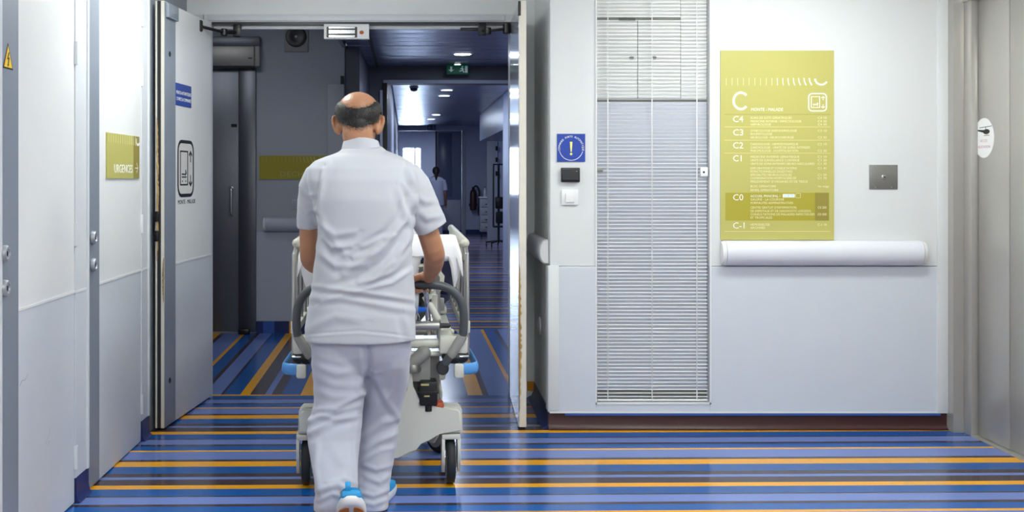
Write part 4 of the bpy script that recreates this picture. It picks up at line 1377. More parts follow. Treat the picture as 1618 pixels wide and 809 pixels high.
bl = thing('venetian_blind', 'white horizontal venetian blind with closed look on the front wall', 'blind', ((XB0 + XB1) / 2, FW, ZB0))
XC = (XB0 + XB1) / 2
NS = 115
pitch = (2.50 - ZB0 - 0.02) / NS
sm = bmesh.new()
hw_ = (XB1 - XB0) / 2 - 0.006
prof = []
for k in range(5):
    s = -1 + k / 2
    prof.append((s * 0.0085, 0.0014 * (1 - s * s)))
top = [[sm.verts.new((sx * hw_, y, z + 0.0006)) for y, z in prof] for sx in (-1, 1)]
bot = [[sm.verts.new((sx * hw_, y, z)) for y, z in prof] for sx in (-1, 1)]
for k in range(4):
    sm.faces.new((top[0][k], top[1][k], top[1][k + 1], top[0][k + 1]))
    sm.faces.new((bot[0][k + 1], bot[1][k + 1], bot[1][k], bot[0][k]))
for k in (0, 4):
    sm.faces.new((top[0][k], bot[0][k], bot[1][k], top[1][k]))
finish(sm, 1.0)
slat = bpy.data.meshes.new('slat'); sm.to_mesh(slat); sm.free()
slat.materials.append(BLIND)
rnd = random.Random(2)
for i in range(NS):
    o = new_obj('slat', slat, bl)
    z = 0.016 + pitch * (i + 0.5)
    o.location = (0, 0.021, z)
    o.rotation_euler = (math.radians(9 + rnd.uniform(-3, 3)), rnd.uniform(-0.0012, 0.0012), 0)
for px in (961, 1031, 1102):
    xx = P(px, 0, FW).x
    part('ladder_cord', B(xx - 0.003, xx + 0.003, FW + 0.0108, FW + 0.0116, ZB0 + 0.008, 2.5), PLAST, bl, None)
    part('lift_cord', B(xx - 0.001, xx + 0.001, FW + 0.0205, FW + 0.0215, ZB0 + 0.008, 2.5), PLAST, bl, None)
part('bottom_rail', B(XB0 + 0.006, XB1 - 0.006, FW + 0.012, FW + 0.030, ZB0 + 0.001, ZB0 + 0.013, bev=0.003), BLIND, bl)
part('head_rail', B(XB0 + 0.003, XB1 - 0.003, FW + 0.010, FW + 0.034, 2.495, 2.519, bev=0.003), BLIND, bl)
br = part('hook_bracket', B(P(1107, 0, FW).x, P(1119, 0, FW).x, FW + 0.002, FW + 0.0105, P(0, 279, FW).z, P(0, 265, FW).z, bev=0.003), PLAST, bl)
part('hook_screw', cyl(bmesh.new(), P(1112, 272, FW + 0.004), (0, -1, 0), 0.006, 0.003, 10), BLACK, br)
part('keeper', B(P(944, 0, FW).x, P(953, 0, FW).x, FW + 0.008, FW + 0.014, P(0, 272, FW).z, P(0, 266, FW).z, bev=0.002), PLATE, bl)
b = bmesh.new()
for (a0, a1, a2, a3) in ((XB0 - 0.008, XB0, ZB0 - 0.012, 2.53), (XB1, XB1 + 0.008, ZB0 - 0.012, 2.53), (XB0 - 0.008, XB1 + 0.008, ZB0 - 0.012, ZB0 - 0.002)):
    box(b, a0, a1, FW - 0.009, FW + 0.002, a2, a3)
o = part('trim_4', b, PLAST, smooth=None)
struct(o)

# =============================================================== STRETCHER
BX, BY, BYAW = -0.205, 5.12, 0.026
st = thing('hospital_stretcher', 'wheeled hospital stretcher with raised side rails pushed by the man', 'stretcher', (BX, BY, 0), BYAW)
BM = ROOTM[st.name]


def bp(name, bm, m, parent=None, smooth=0.7):
    return part(name, bm, m, parent or st, smooth, world=False)


# casters
def caster(x, y, turn=0.0):
    Mc = Matrix.Translation((x, y, 0)) @ Matrix.Rotation(turn, 4, 'Z')
    b = bmesh.new()
    # white fork shell: two cheeks and a crown
    for s in (-1, 1):
        pr = [(-0.045, 0.235), (-0.07, 0.17), (-0.06, 0.10), (-0.02, 0.055), (0.025, 0.055), (0.06, 0.09), (0.075, 0.16), (0.055, 0.235)]
        Mf = Mc @ Matrix(((0, 0, 1, s * 0.036 - 0.007), (1, 0, 0, 0), (0, 1, 0, 0), (0, 0, 0, 1)))
        prism(b, pr, Mf, 0.014)
    box(b, -0.043, 0.043, -0.055, 0.055, 0.213, 0.238, bev=0.006, M=Mc)
    f = bp('caster_fork', b, BEDW)
    b = lathe(bmesh.new(), (-0.021, 0, 0.103), (1, 0, 0), [(0.080, 0), (0.096, 0.004), (0.102, 0.012), (0.1025, 0.021), (0.102, 0.030), (0.096, 0.038), (0.080, 0.042)], 40)
    b.transform(Mc)
    wv = bp('caster_wheel', b, RUBBER)
    b = lathe(bmesh.new(), (-0.0235, 0, 0.103), (1, 0, 0), [(0.03, 0), (0.075, 0.002), (0.075, 0.045), (0.03, 0.047)], 32)
    b.transform(Mc)
    bp('wheel_hub', b, BEDG, wv)


caster(0.325, 0.075, 0.0)
caster(-0.345, 0.075, 0.05)
caster(0.285, 0.66, 0.55)
caster(0.27, 1.42, 0.5)
caster(-0.30, 1.42, -0.1)
# base cover (profile in x,z extruded along y)
half = [(0.375, 0.345), (0.378, 0.245), (0.27, 0.241), (0.235, 0.236), (0.21, 0.222), (0.185, 0.196), (0.165, 0.170), (0.145, 0.150), (0.12, 0.138), (0.08, 0.133), (0.03, 0.132)]
outl = [(x, z) for x, z in half] + [(-x, z) for x, z in half[::-1]]
topl = [(-0.36, 0.36), (-0.20, 0.362), (-0.165, 0.395), (-0.15, 0.46), (-0.14, 0.56), (0.14, 0.56), (0.15, 0.46), (0.165, 0.395), (0.20, 0.362), (0.36, 0.36)]
outl = outl + topl
b = bmesh.new()
My = Matrix(((1, 0, 0, 0), (0, 0, 1, 0.015), (0, 1, 0, 0), (0, 0, 0, 1)))
prism(b, outl, My, 0.125)
bmesh.ops.bevel(b, geom=[e for e in b.edges if abs(e.verts[0].co.y - e.verts[1].co.y) < 1e-5 and e.verts[0].co.y < 0.05], offset=0.014, segments=3, affect='EDGES')
bc = bp('base_cover', b, BEDW)
bp('cover_screw', lathe(bmesh.new(), (0.075, 0.0155, 0.315), (0, -1, 0), [(0.016, 0), (0.014, 0.003), (0.006, 0.003), (0.005, 0.001)], 16), CHROME, bc)
b = bmesh.new()
box(b, -0.28, 0.28, 0.14, 1.5, 0.245, 0.33, bev=0.02)
box(b, -0.36, 0.36, 1.36, 1.49, 0.24, 0.34, bev=0.02)
bp('chassis', b, BEDW)
# stepped column cover
for i, (hx, za, zb_) in enumerate(((0.125, 0.44, 0.51), (0.115, 0.512, 0.565), (0.105, 0.567, 0.60))):
    bp('column_sleeve', B(-hx - 0.03, hx, -0.01 - 0.003 * i, 0.14, za, zb_, bev=0.012), BEDG)
bp('column', B(-0.12, 0.12, 0.2, 1.2, 0.33, 0.60, bev=0.02), BEDG)
# under-frame plate
bp('side_plate', B(0.135, 0.275, 0.105, 0.125, 0.355, 0.60, bev=0.006), BEDG)
pl_ = bp('frame_plate', B(-0.24, 0.23, 0.05, 0.07, 0.475, 0.615, bev=0.006), BEDG)
for (x, z) in ((0.075, 0.565), (0.105, 0.577), (-0.11, 0.57), (-0.08, 0.58)):
    bp('plate_screw', cyl(bmesh.new(), (x, 0.05, z), (0, -1, 0), 0.0065, 0.004, 10), CHROME, pl_)
bp('pedal_boss', lathe(bmesh.new(), (0.145, 0.048, 0.558), (0, 0, -1), [(0.035, 0), (0.045, 0.02), (0.042, 0.034), (0.02, 0.04)], 20), PLATE)
bp('pedal_arm', T([(0.145, 0.046, 0.562), (0.20, 0.040, 0.61)], 0.032, 12), BEDG)
mo = bp('actuator', B(0.178, 0.262, 0.0, 0.10, 0.372, 0.485, bev=0.010), BLACK)
bp('actuator_collar', B(0.172, 0.268, -0.004, 0.104, 0.43, 0.440, bev=0.003), BLACK, mo)
bp('actuator_label', B(0.185, 0.222, -0.002, 0.0005, 0.466, 0.475), BRASS, mo, None)
bp('actuator_label', B(0.20, 0.225, -0.002, 0.0005, 0.415, 0.421), BRASS, mo, None)
bp('actuator_rod', T([(0.22, 0.03, 0.372), (0.22, 0.03, 0.345)], 0.022, 14, caps=None), BLACK)
bp('brake_pedal', B(0.243, 0.292, 0.02, 0.10, 0.352, 0.385, bev=0.012), RED)
# upper frame tubes
for y in (0.06, 1.85):
    bp('cross_tube', T([(-0.33, y, 0.650), (0.33, y, 0.650)], 0.022, 16), BEDW)
bp('cross_tube', T([(-0.33, 0.055, 0.603), (0.33, 0.055, 0.603)], 0.012, 12), BEDW)
bp('cross_tube', T([(-0.33, 0.16, 0.690), (0.33, 0.16, 0.690)], 0.016, 12), BEDW)
bp('clamp', B(0.075, 0.125, 0.03, 0.09, 0.615, 0.685, bev=0.006), BEDW)
bt = bp('steel_bar', T([(-0.27, 0.02, 0.738), (0.27, 0.02, 0.738)], 0.0215, 18, caps=None), STEEL)
for s in (-1, 1):
    bp('bar_end', T([(s * 0.262, 0.02, 0.738), (s * 0.31, 0.02, 0.738)], 0.012, 12), SEAL, bt)
    bp('side_beam', B(s * 0.30 - 0.03, s * 0.30 + 0.03, 0.05, 1.95, 0.665, 0.715, bev=0.008), BEDW)
    # corner block
    b = bmesh.new()
    box(b, min(s * 0.27, s * 0.40), max(s * 0.27, s * 0.40), 0.0, 0.10, 0.610, 0.690, bev=0.010)
    ck = bp('corner_block', b, BEDW)
    bp('rubber_buffer', lathe(bmesh.new(), (s * 0.345, 0.05, 0.610), (0, 0, -1), [(0.058, 0), (0.066, 0.015), (0.058, 0.035), (0.045, 0.045)], 24), SEAL, ck)
    # push handle: grip curving down the outside, then in to its pivot
    hp = smooth_path([(s * 0.115, -0.03, 0.930), (s * 0.22, -0.03, 0.932), (s * 0.30, -0.03, 0.918), (s * 0.355, -0.03, 0.875), (s * 0.378, -0.028, 0.81), (s * 0.378, -0.025, 0.72), (s * 0.362, -0.02, 0.675), (s * 0.315, -0.01, 0.60), (s * 0.285, 0.0, 0.550)], 6)
    ph = bp('push_handle', T(hp, 0.0195, 16), HANDLE)
    bp('handle_sleeve', T([(s * 0.325, -0.013, 0.612), (s * 0.372, -0.021, 0.692)], 0.0225, 16), BEDG, ph)
    bp('handle_pivot', cyl(bmesh.new(), (s * 0.285, -0.022, 0.545), (0, 1, 0), 0.028, 0.07, 18, bev=0.004), SEAL, ph)
    # blue bumper
    bb = smooth_path([(s * 0.395, 0.95, 0.565), (s * 0.425, 0.5, 0.558), (s * 0.440, 0.05, 0.552), (s * 0.430, -0.015, 0.550), (s * 0.400, -0.035, 0.549), (s * 0.372, -0.036, 0.548)], 5)
    bu = bp('side_bumper', T(bb, [(0.026, 0.010)] * len(bb), 14, flat=(0, 0, 1)), BUMPB)
    bp('bumper_cap', B(min(s * 0.335, s * 0.38), max(s * 0.335, s * 0.38), -0.052, -0.020, 0.508, 0.572, bev=0.010), BEDW, bu)
    bp('bumper_bracket', T([(s * 0.36, 0.0, 0.572), (s * 0.352, -0.005, 0.600), (s * 0.40, -0.005, 0.600)], 0.006, 8), CHROME, bu)
    # side rail
    ra = (s * 0.398, 0.18, 1.108)
    rb = (s * 0.398, 1.50, 1.118)
    rl = bp('rail_beam', T([ra, rb], [(0.022, 0.021)] * 2, 18), BEDR)
    n_b = 7
    for i in range(n_b):
        t_ = i / (n_b - 1)
        yb_ = 0.20 + 1.24 * t_
        bp('rail_knuckle', T([(s * 0.398, yb_, 1.098), (s * 0.398, yb_ + 0.005, 1.055), (s * 0.398, yb_ + 0.006, 1.035)], [0.016, 0.013, 0.015], 12), BEDR, rl)
        bp('rail_bar', T([(s * 0.398, yb_ + 0.006, 1.045), (s * 0.396, yb_ + 0.03, 0.72)], 0.0095, 10), STEEL, rl)
    bp('rail_knuckle', T([(s * 0.380, 0.205, 1.098), (s * 0.380, 0.208, 1.04)], [0.012, 0.011], 10), BEDR, rl)
    bp('rail_foot', B(min(s * 0.382, s * 0.412), max(s * 0.382, s * 0.412), 0.19, 1.52, 0.690, 0.730, bev=0.008), BEDW, rl)
    bp('rail_post', T([(s * 0.402, 0.09, 1.06), (s * 0.402, 0.06, 0.60)], 0.0095, 12), STEEL, rl)
    bp('rail_arm', T([(s * 0.400, 0.20, 1.09), (s * 0.402, 0.09, 1.06)], 0.0095, 12), STEEL, rl)
    bp('post_clip', B(min(s * 0.388, s * 0.414), max(s * 0.388, s * 0.414), 0.045, 0.085, 0.70, 0.755, bev=0.004), BEDW, rl)
# mattress platform, backrest and mattress
bp('platform', B(-0.33, 0.33, 0.60, 1.95, 0.72, 0.76, bev=0.01), BEDW)
bp('mattress_base', B(-0.335, 0.335, 0.62, 1.95, 0.762, 0.862, bev=0.03, seg=3), NAVY)
ang = math.radians(-25)
MB_ = Matrix.Translation((0, 0.78, 0.80)) @ Matrix.Rotation(ang, 4, 'X')
bk = bp('backrest_board', B(-0.29, 0.29, -0.62, 0.0, -0.075, -0.055, bev=0.006, M=MB_), BEDW)
for s in (-1, 1):
    bp('backrest_strut', T([(s * 0.235, 0.36, 0.93), (s * 0.255, 0.12, 0.80), (s * 0.255, 0.08, 0.70)], 0.014, 10), BEDW)
    b = bmesh.new()
    stroke(b, [(s * .20, 0.84), (s * .25, 0.865), (s * .285, 0.90), (s * .29, 0.95), (s * .26, 0.99), (s * .20, 0.99)], 0.022, Matrix(((1, 0, 0, 0), (0, 0, 1, 0.16), (0, 1, 0, 0), (0, 0, 0, 1))), 0.03)
    bp('backrest_grip', b, BEDW)
mt = bp('mattress_back', B(-0.365, 0.355, -0.66, 0.0, -0.05, 0.06, bev=0.03, M=MB_, seg=3), NAVY)
bp('gas_strut', T([(0.21, 0.02, 0.885), (0.225, 0.06, 0.70)], 0.012, 12), CHROME)
bp('gas_strut', T([(0.265, 0.05, 0.90), (0.27, 0.06, 0.68)], 0.010, 12), STEEL)
bp('lever_knob', ball(bmesh.new(), (0.205, 0.015, 0.90), 0.017, 0.017, 0.017), CHROME)
bp('lever_plate', B(0.235, 0.262, 0.03, 0.05, 0.77, 0.88, bev=0.006), BEDW)
bp('lever_plate', B(0.268, 0.295, 0.06, 0.08, 0.80, 0.86, bev=0.006), BEDG)
bp('link_arm', T([(0.228, 0.03, 0.83), (0.262, 0.03, 0.77)], 0.016, 10), BEDW)

# sheet: draped over the head end of the raised mattress and along the bed
def sheet_mesh():
    bm = bmesh.new()
    nx, ny = 60, 60
    prof = []     # (y, z) path: hangs behind the raised head end, over the top edge, down the slope, along the bed
    def on(yl, zl):
        v = MB_ @ Vector((0, yl, zl))
        return (v.y, v.z)
    path = [(0.19, 0.84), (0.165, 0.90), (0.15, 0.97), (0.145, 1.03), on(-0.685, -0.03), on(-0.69, 0.03), on(-0.66, 0.075), on(-0.5, 0.072), on(-0.25, 0.072), on(-0.06, 0.072), (0.84, 0.872), (0.95, 0.872), (1.3, 0.872), (1.85, 0.872)]
    ps = smooth_path([(0, a, b) for a, b in path], 5)
    rows = []
    n = len(ps)
    for i, p in enumerate(ps):
        row = []
        for j in range(nx + 1):
            t_ = j / nx
            x = -0.385 + 0.765 * t_
            edge = abs(2 * t_ - 1)
            nz = noise.noise(Vector((x * 7, p.y * 5 + p.z * 4, 3.0)))
            nz2 = noise.noise(Vector((x * 16, p.y * 6 + p.z * 3, 8.0)))
            y, z = p.y, p.z
            if i < 18:                       # hanging part: vertical folds, ragged hem, gathers inwards below
                k = 1 - i / 18
                y += -0.012 * nz2 - 0.010 * nz - 0.02 * k * math.sin(x * 23)
                z += (0.06 * k) * nz + 0.05 * k * math.sin(x * 9 + 1)
                x *= 1 - 0.22 * k * k
                f1 = min(1, max(0, (x - 0.15) / 0.04)) * (1 - min(1, max(0, (x - 0.325) / 0.02)))
                z += (1.06 - z) * 0.85 * f1 if z < 1.06 else 0
            else:
                z += 0.004 * nz2 + 0.003 * nz
                if edge > 0.93:
                    z -= 0.09 * (edge - 0.93) / 0.07
                    y -= 0.06 * (edge - 0.93) / 0.07 if i < 45 else 0
            row.append(bm.verts.new((x, y, z)))
        rows.append(row)
    for a, b in zip(rows, rows[1:]):
        for j in range(nx):
            bm.faces.new((a[j], a[j + 1], b[j + 1], b[j]))
    bm.normal_update()
    low = [[bm.verts.new(v.co - v.normal * 0.003) for v in r] for r in rows]
    for a, b in zip(low, low[1:]):
        for j in range(nx):
            bm.faces.new((a[j], b[j], b[j + 1], a[j + 1]))
    ring = lambda g: g[0] + [r[-1] for r in g[1:-1]] + g[-1][::-1] + [r[0] for r in g[1:-1]][::-1]
    ra_, rb_ = ring(rows), ring(low)
    for k in range(len(ra_)):
        k2 = (k + 1) % len(ra_)
        bm.faces.new((ra_[k], rb_[k], rb_[k2], ra_[k2]))
    return bm


b = sheet_mesh()
b.transform(BM)
o = part('bed_sheet', b, SHEET, None, 1.2)
tag(o, 'white cotton sheet draped over the raised head of the stretcher', 'sheet')
# pillow on the raised backrest
pw = bmesh.new()
nn = 26
for side in (1, -1):
    g = []
    for i in range(nn + 1):
        r_ = []
        for j in range(nn + 1):
            u, v = -1 + 2 * i / nn, -1 + 2 * j / nn
            hgt = 0.075 * ((1 - u ** 4) * (1 - v ** 4)) ** 0.6
            hgt += 0.006 * noise.noise(Vector((u * 4, v * 4, side))) * (1 - u * u) * (1 - v * v)
            pinch = 1 - 0.06 * (u * u) * (v * v)
            r_.append(pw.verts.new(MB_ @ Vector((u * 0.21 * pinch - 0.04, -0.50 + v * 0.17 * pinch, 0.150 + side * hgt))))
        g.append(r_)
    for i in range(nn):
        for j in range(nn):
            pw.faces.new((g[i][j], g[i + 1][j], g[i + 1][j + 1], g[i][j + 1]))
bmesh.ops.remove_doubles(pw, verts=pw.verts[:], dist=0.0008)
pw.transform(BM)
o = part('pillow', pw, SHEET, None, 1.5)
tag(o, 'plump white pillow at the raised head of the stretcher', 'pillow')

# oxygen bottle, bag, blue strap under the backrest
def BP(x, y, z): return BM @ Vector((x, y, z))
a, b_ = BP(0.105, 0.09, 0.745), BP(0.235, 0.42, 0.86)
t = thing('oxygen_bottle', 'black gas bottle lying slanted under the raised backrest', 'gas bottle', a)
ax = (b_ - a)
L = ax.length
part('bottle', lathe(bmesh.new(), a, ax, [(0.030, 0.0), (0.056, 0.006), (0.060, 0.02), (0.060, L * .75), (0.045, L * .88), (0.02, L * .93)], 28), BLACK, t)
part('valve', T([a + ax * 0.92, a + ax * 1.05], 0.018, 12), CHROME, t)
part('base_ring', lathe(bmesh.new(), a - ax.normalized() * 0.004, ax, [(0.048, 0), (0.062, 0.002), (0.0625, 0.012), (0.048, 0.012)], 28), SEAL, t)
part('band', lathe(bmesh.new(), a + ax.normalized() * 0.05, ax, [(0.0602, 0), (0.0615, 0.001), (0.0615, 0.006), (0.0602, 0.007)], 28), CHROME, t)
bm = bmesh.new()
nx, ny = 22, 26
g = []
for i in range(nx + 1):
    r_ = []
    for j in range(ny + 1):
        u, v = i / nx, j / ny
        x = -0.22 + 0.40 * u
        z = 0.905 - 0.145 * v - 0.05 * u * v
        n1 = noise.noise(Vector((u * 5, v * 6, 1.5)))
        n2 = noise.noise(Vector((u * 12, v * 9, 4.5)))
        y = 0.055 + 0.03 * n1 + 0.014 * n2 - 0.05 * math.sin(math.pi * v)
        r_.append(bm.verts.new(BM @ Vector((x * (1 - 0.1 * v), y, z + 0.01 * n2))))
    g.append(r_)
for i in range(nx):
    for j in range(ny):
        bm.faces.new((g[i][j], g[i + 1][j], g[i + 1][j + 1], g[i][j + 1]))
bm.normal_update()
bmesh.ops.solidify(bm, geom=bm.faces[:], thickness=0.003)
t = thing('plastic_bag', 'crumpled clear plastic bag hanging under the head of the stretcher', 'bag', BP(0, 0.05, 0.75))
part('bag', bm, BAGM, t, 1.5)
bm = bmesh.new()
g = []
for i in range(15):
    u = i / 14
    x = -0.10 + 0.31 * u
    r_ = []
    for j, v in enumerate((-1, -0.3, 0.3, 1)):
        hh = 0.020 * (0.75 + 0.3 * math.sin(u * 3)) * (1 - 0.45 * max(0, u - .75) / .25)
        r_.append(bm.verts.new(BM @ Vector((x, -0.012 - 0.006 * (1 - v * v) + 0.006 * math.sin(u * 9), 0.838 - 0.025 * u + v * hh + 0.004 * math.sin(u * 7)))))
    g.append(r_)
for i in range(14):
    for j in range(3):
        bm.faces.new((g[i][j], g[i + 1][j], g[i + 1][j + 1], g[i][j + 1]))
bm.normal_update()
bmesh.ops.solidify(bm, geom=bm.faces[:], thickness=0.003)
part('blue_strip', bm, GLOVEB, t, 1.5)

# =============================================================== THE MAN IN WHITE
XM = P(570, 0, 4.72).x
# --- body (skin): one continuous mesh
sk_ = bmesh.new()
HC = P(566.5, 187, 4.86)                       # head centre
HT = Matrix.Rotation(math.radians(-17), 4, 'X')          # head bowed forwards (+Y)


def HP(x, y, z): return HC + HT.to_3x3() @ Vector((x, y, z))


HW = 35 * 4.86 / F
ball(sk_, HP(0, -0.012, 0.012), HW, 0.108, 0.098, HT, 32)          # cranium
ball(sk_, HP(0, 0.045, -0.055), HW * 0.76, 0.062, 0.085, HT)          # face and jaw
ball(sk_, HP(0, 0.075, -0.115), 0.030, 0.024, 0.022, HT)              # chin
tube(sk_, [HP(0, 0.100, -0.005), HP(0, 0.118, -0.045), HP(0, 0.112, -0.055)], [0.009, 0.014, 0.016], 10)   # nose
for s in (-1, 1):
    ball(sk_, HP(s * 0.032, 0.092, 0.012), 0.026, 0.014, 0.010, HT, 12)    # brow
    ball(sk_, HP(s * 0.033, 0.090, -0.012), 0.013, 0.012, 0.010, HT, 12)   # eye
    ball(sk_, HP(s * 0.030, 0.086, -0.045), 0.026, 0.018, 0.02, HT, 12)   # cheek
    # ear: rim and lobe
    ER = Matrix.Rotation(s * math.radians(28), 4, 'Z')
    rim = [HP(s * (HW - 0.006), -0.002, -0.018), HP(s * (HW + 0.009), -0.018, 0.002), HP(s * (HW + 0.014), -0.024, -0.018), HP(s * (HW + 0.009), -0.018, -0.042), HP(s * (HW - 0.002), -0.008, -0.066), HP(s * (HW - 0.014), 0.003, -0.068)]
    tube(sk_, smooth_path(rim, 4), 0.0068, 8)
    ball(sk_, HP(s * (HW + 0.001), -0.010, -0.034), 0.0065, 0.018, 0.032, HT @ ER, 12)
    ball(sk_, HP(s * (HW - 0.013), -0.008, -0.045), 0.018, 0.022, 0.034, HT, 12)
tube(sk_, [HP(0, 0.080, -0.082), HP(0, 0.088, -0.082)], [(0.006, 0.022)] * 2, 10, flat=(0, 0, 1))      # lips
# neck
NB = P(570, 248, 4.805)
tube(sk_, [HP(0, -0.035, -0.02), HP(0, -0.038, -0.08), NB + Vector((0, 0.005, 0.02)), NB + Vector((0, 0, -0.05))], [(0.066, 0.070), (0.065, 0.067), (0.066, 0.067), (0.07, 0.07)], 24)
# torso and hips under the clothes
loft(sk_, [(572, 246, 4.80, 30, 0.065), (573, 262, 4.77, 62, 0.075), (574, 285, 4.74, 66, 0.10), (575, 340, 4.72, 58, 0.115), (575, 420, 4.72, 56, 0.115), (572, 500, 4.73, 62, 0.112), (570, 540, 4.74, 58, 0.09)], 36)
# arms
SR = P(638, 276, 4.77)
ELR = P(684, 392, 4.83)
WRR = P(678, 437, 5.045)
tube(sk_, smooth_path([SR, P(662, 325, 4.79), ELR, P(686, 408, 4.90), P(683, 424, 4.975), WRR], 4), [0.052, 0.051, 0.05, 0.049, 0.0485, 0.048, 0.047, 0.0465, 0.046, 0.046, 0.046, 0.046, 0.0455, 0.045, 0.044, 0.042, 0.039, 0.036, 0.033, 0.031, 0.030], 18)
SLf = P(503, 276, 4.77)
ELL = P(488, 392, 4.84)
GRL = BP(-0.20, -0.03, 0.932)
WRL = GRL + Vector((0.012, -0.075, 0.045))
tube(sk_, smooth_path([SLf, P(490, 330, 4.79), ELL, P(492, 415, 4.90), (P(492, 415, 4.90) + WRL) / 2, WRL], 4), [0.050, 0.048, 0.046, 0.044, 0.042, 0.041, 0.040, 0.040, 0.040, 0.040, 0.040, 0.039, 0.038, 0.037, 0.036, 0.034, 0.033, 0.032, 0.031, 0.030, 0.029], 18)


def grip_hand(bm, wrist, G, s, along):
    """hand closed over a bar of radius .0195 at G; s=+1 right hand (thumb towards -along); along = bar direction"""
    al = Vector(along).normalized()
    up = Vector((0, 0, 1))
    fw = Vector((0, 1, 0))
    pc = G + up * 0.036 + fw * -0.012
    # palm from wrist to knuckles
    kn = G + up * 0.040 + fw * 0.016
    tube(bm, [wrist, wrist.lerp(pc, 0.5) + up * 0.004, pc, kn], [(0.026, 0.030), (0.024, 0.037), (0.019, 0.043), (0.014, 0.042)], 16, flat=up)
    R = 0.0195 + 0.0105
    for i, (off, ln, rr) in enumerate(((-0.033, 0.92, 0.0100), (-0.011, 1.0, 0.0104), (0.011, 0.95, 0.0100), (0.032, 0.78, 0.0088))):
        o_ = al * (off * s)
        pts = [kn + o_ + Vector((0, -0.012, 0.0))]
        for a in np.linspace(1.05, 1.05 - 3.2 * ln, 8):
            pts.append(G + o_ + fw * (math.cos(a) * R) + up * (math.sin(a) * R))
        tube(bm, pts, [rr * 1.05] + [rr * (1.03 - 0.045 * k) for k in range(8)], 10)
    # thumb leaves the side of the palm and closes under the bar on the near side
    b0 = wrist.lerp(pc, 0.45) + al * (-0.032 * s)
    pts = [b0, pc + al * (-0.050 * s) + Vector((0, -0.012, -0.012)), G + al * (-0.056 * s) + fw * -0.026 + up * -0.006, G + al * (-0.040 * s) + fw * -0.020 + up * -0.026, G + al * (-0.020 * s) + fw * -0.010 + up * -0.031]
    tube(bm, smooth_path(pts, 3), [0.017, 0.0165, 0.016, 0.0155, 0.015, 0.0145, 0.014, 0.0135, 0.013, 0.0125, 0.012, 0.0115, 0.0105], 12)


bdir = BM.to_3x3() @ Vector((1, 0, 0))
GRR = BP(0.195, -0.03, 0.932)
grip_hand(sk_, WRR, GRR, 1, bdir)
grip_hand(sk_, WRL, GRL, -1, bdir)
# legs and feet under the trousers
LKN, LAN = P(528, 668, 4.69), P(538, 778, 4.51)
tube(sk_, [P(538, 550, 4.74), P(534, 610, 4.73), LKN, P(530, 720, 4.60), LAN], [0.085, 0.08, 0.062, 0.05, 0.03], 18)
RKN, RAN = P(600, 670, 4.87), P(590, 790, 4.80)
tube(sk_, [P(606, 550, 4.76), P(606, 610, 4.82), RKN, P(595, 730, 4.85), RAN], [0.085, 0.078, 0.058, 0.048, 0.036], 18)
SHM = {}
SHM['L'] = Matrix.Translation((P(553, 0, 4.45).x, 4.52, 0.024)) @ Matrix.Rotation(math.radians(4), 4, 'Z') @ Matrix.Rotation(math.radians(-34), 4, 'X') @ Matrix.Diagonal((1.28, 1.1, 1.0, 1))
SHM['R'] = Matrix.Translation((P(604, 0, 4.80).x, 4.965, 0.0)) @ Matrix.Rotation(math.radians(-14), 4, 'Z')
for k, an in (('L', LAN), ('R', RAN)):
    h_ = SHM[k] @ Vector((0, -0.165, 0.06))
    tube(sk_, [an, SHM[k] @ Vector((0, -0.135, 0.065)), SHM[k] @ Vector((0, -0.06, 0.048)), SHM[k] @ Vector((0, 0.055, 0.038))], [0.028, 0.026, 0.024, 0.016], 14)
body = remesh(sk_, 0.0042, 3, 0.5)
body.name = 'person'
BASE = Vector((XM, 4.72, 0))
body.transform(Matrix.Translation(-BASE))
body.materials.append(SKIN)
man = new_obj('person', body)
man.location = BASE
ROOTM[man.name] = Matrix.Translation(BASE)
tag(man, 'balding man in white tunic and trousers, seen from behind, pushing the stretcher', 'person')

# --- hair: ring of short grey-black hair around a bald crown, grown from the scalp surface
HINV = HT.inverted()


def hair_mask(p):
    """p in world space; value > 0 inside the hair (metres)"""
    u = (p.x - HC.x)
    z = (p.z - HC.z)
    l = HINV.to_3x3() @ (p - HC)
    a = min(1.0, abs(u) / HW)
    if l.y < 0.0:
        top = 0.043 + 0.062 * a ** 2.6
        low = -0.053 + 0.047 * a ** 1.6
    else:
        top = 0.072
        low = -0.004
    m = min(top - z, z - low)
    m = min(m, (0.045 - l.y) * 0.6)
    # keep clear of the ears
    if abs(u) > HW * 0.93 and l.z < 0.01 and l.y > -0.05:
        m = min(m, l.z - 0.004)
    return m


bco = [(BASE + v.co, v.normal.copy()) for v in body.vertices]
mk = {}
for i_, (p, nn_) in enumerate(bco):
    if (p - HC).length < 0.16:
        mk[i_] = hair_mask(p) + 0.004 * noise.noise(p * 90)
hm = bmesh.new()
vm = {}
for f in body.polygons:
    if all(mk.get(k, -1) > 0.004 for k in f.vertices):
        for k in f.vertices:
            if k not in vm:
                p, nn_ = bco[k]
                e = min(1, max(0, mk[k] - 0.004) / 0.026)
                vm[k] = hm.verts.new(p + nn_ * (0.0008 + (0.0045 + 0.003 * min(1, abs(p.x - HC.x) / HW)) * e + 0.0015 * noise.noise(p * 240) * e))
        hm.faces.new([vm[k] for k in f.vertices])
for v in hm.verts:
    pass
hair = part('hair', hm, HAIRM, man, 3.0)
rnd = random.Random(21)
hs = {0: bmesh.new(), 1: bmesh.new()}
cand = [k for k, m in mk.items() if m > -0.007]
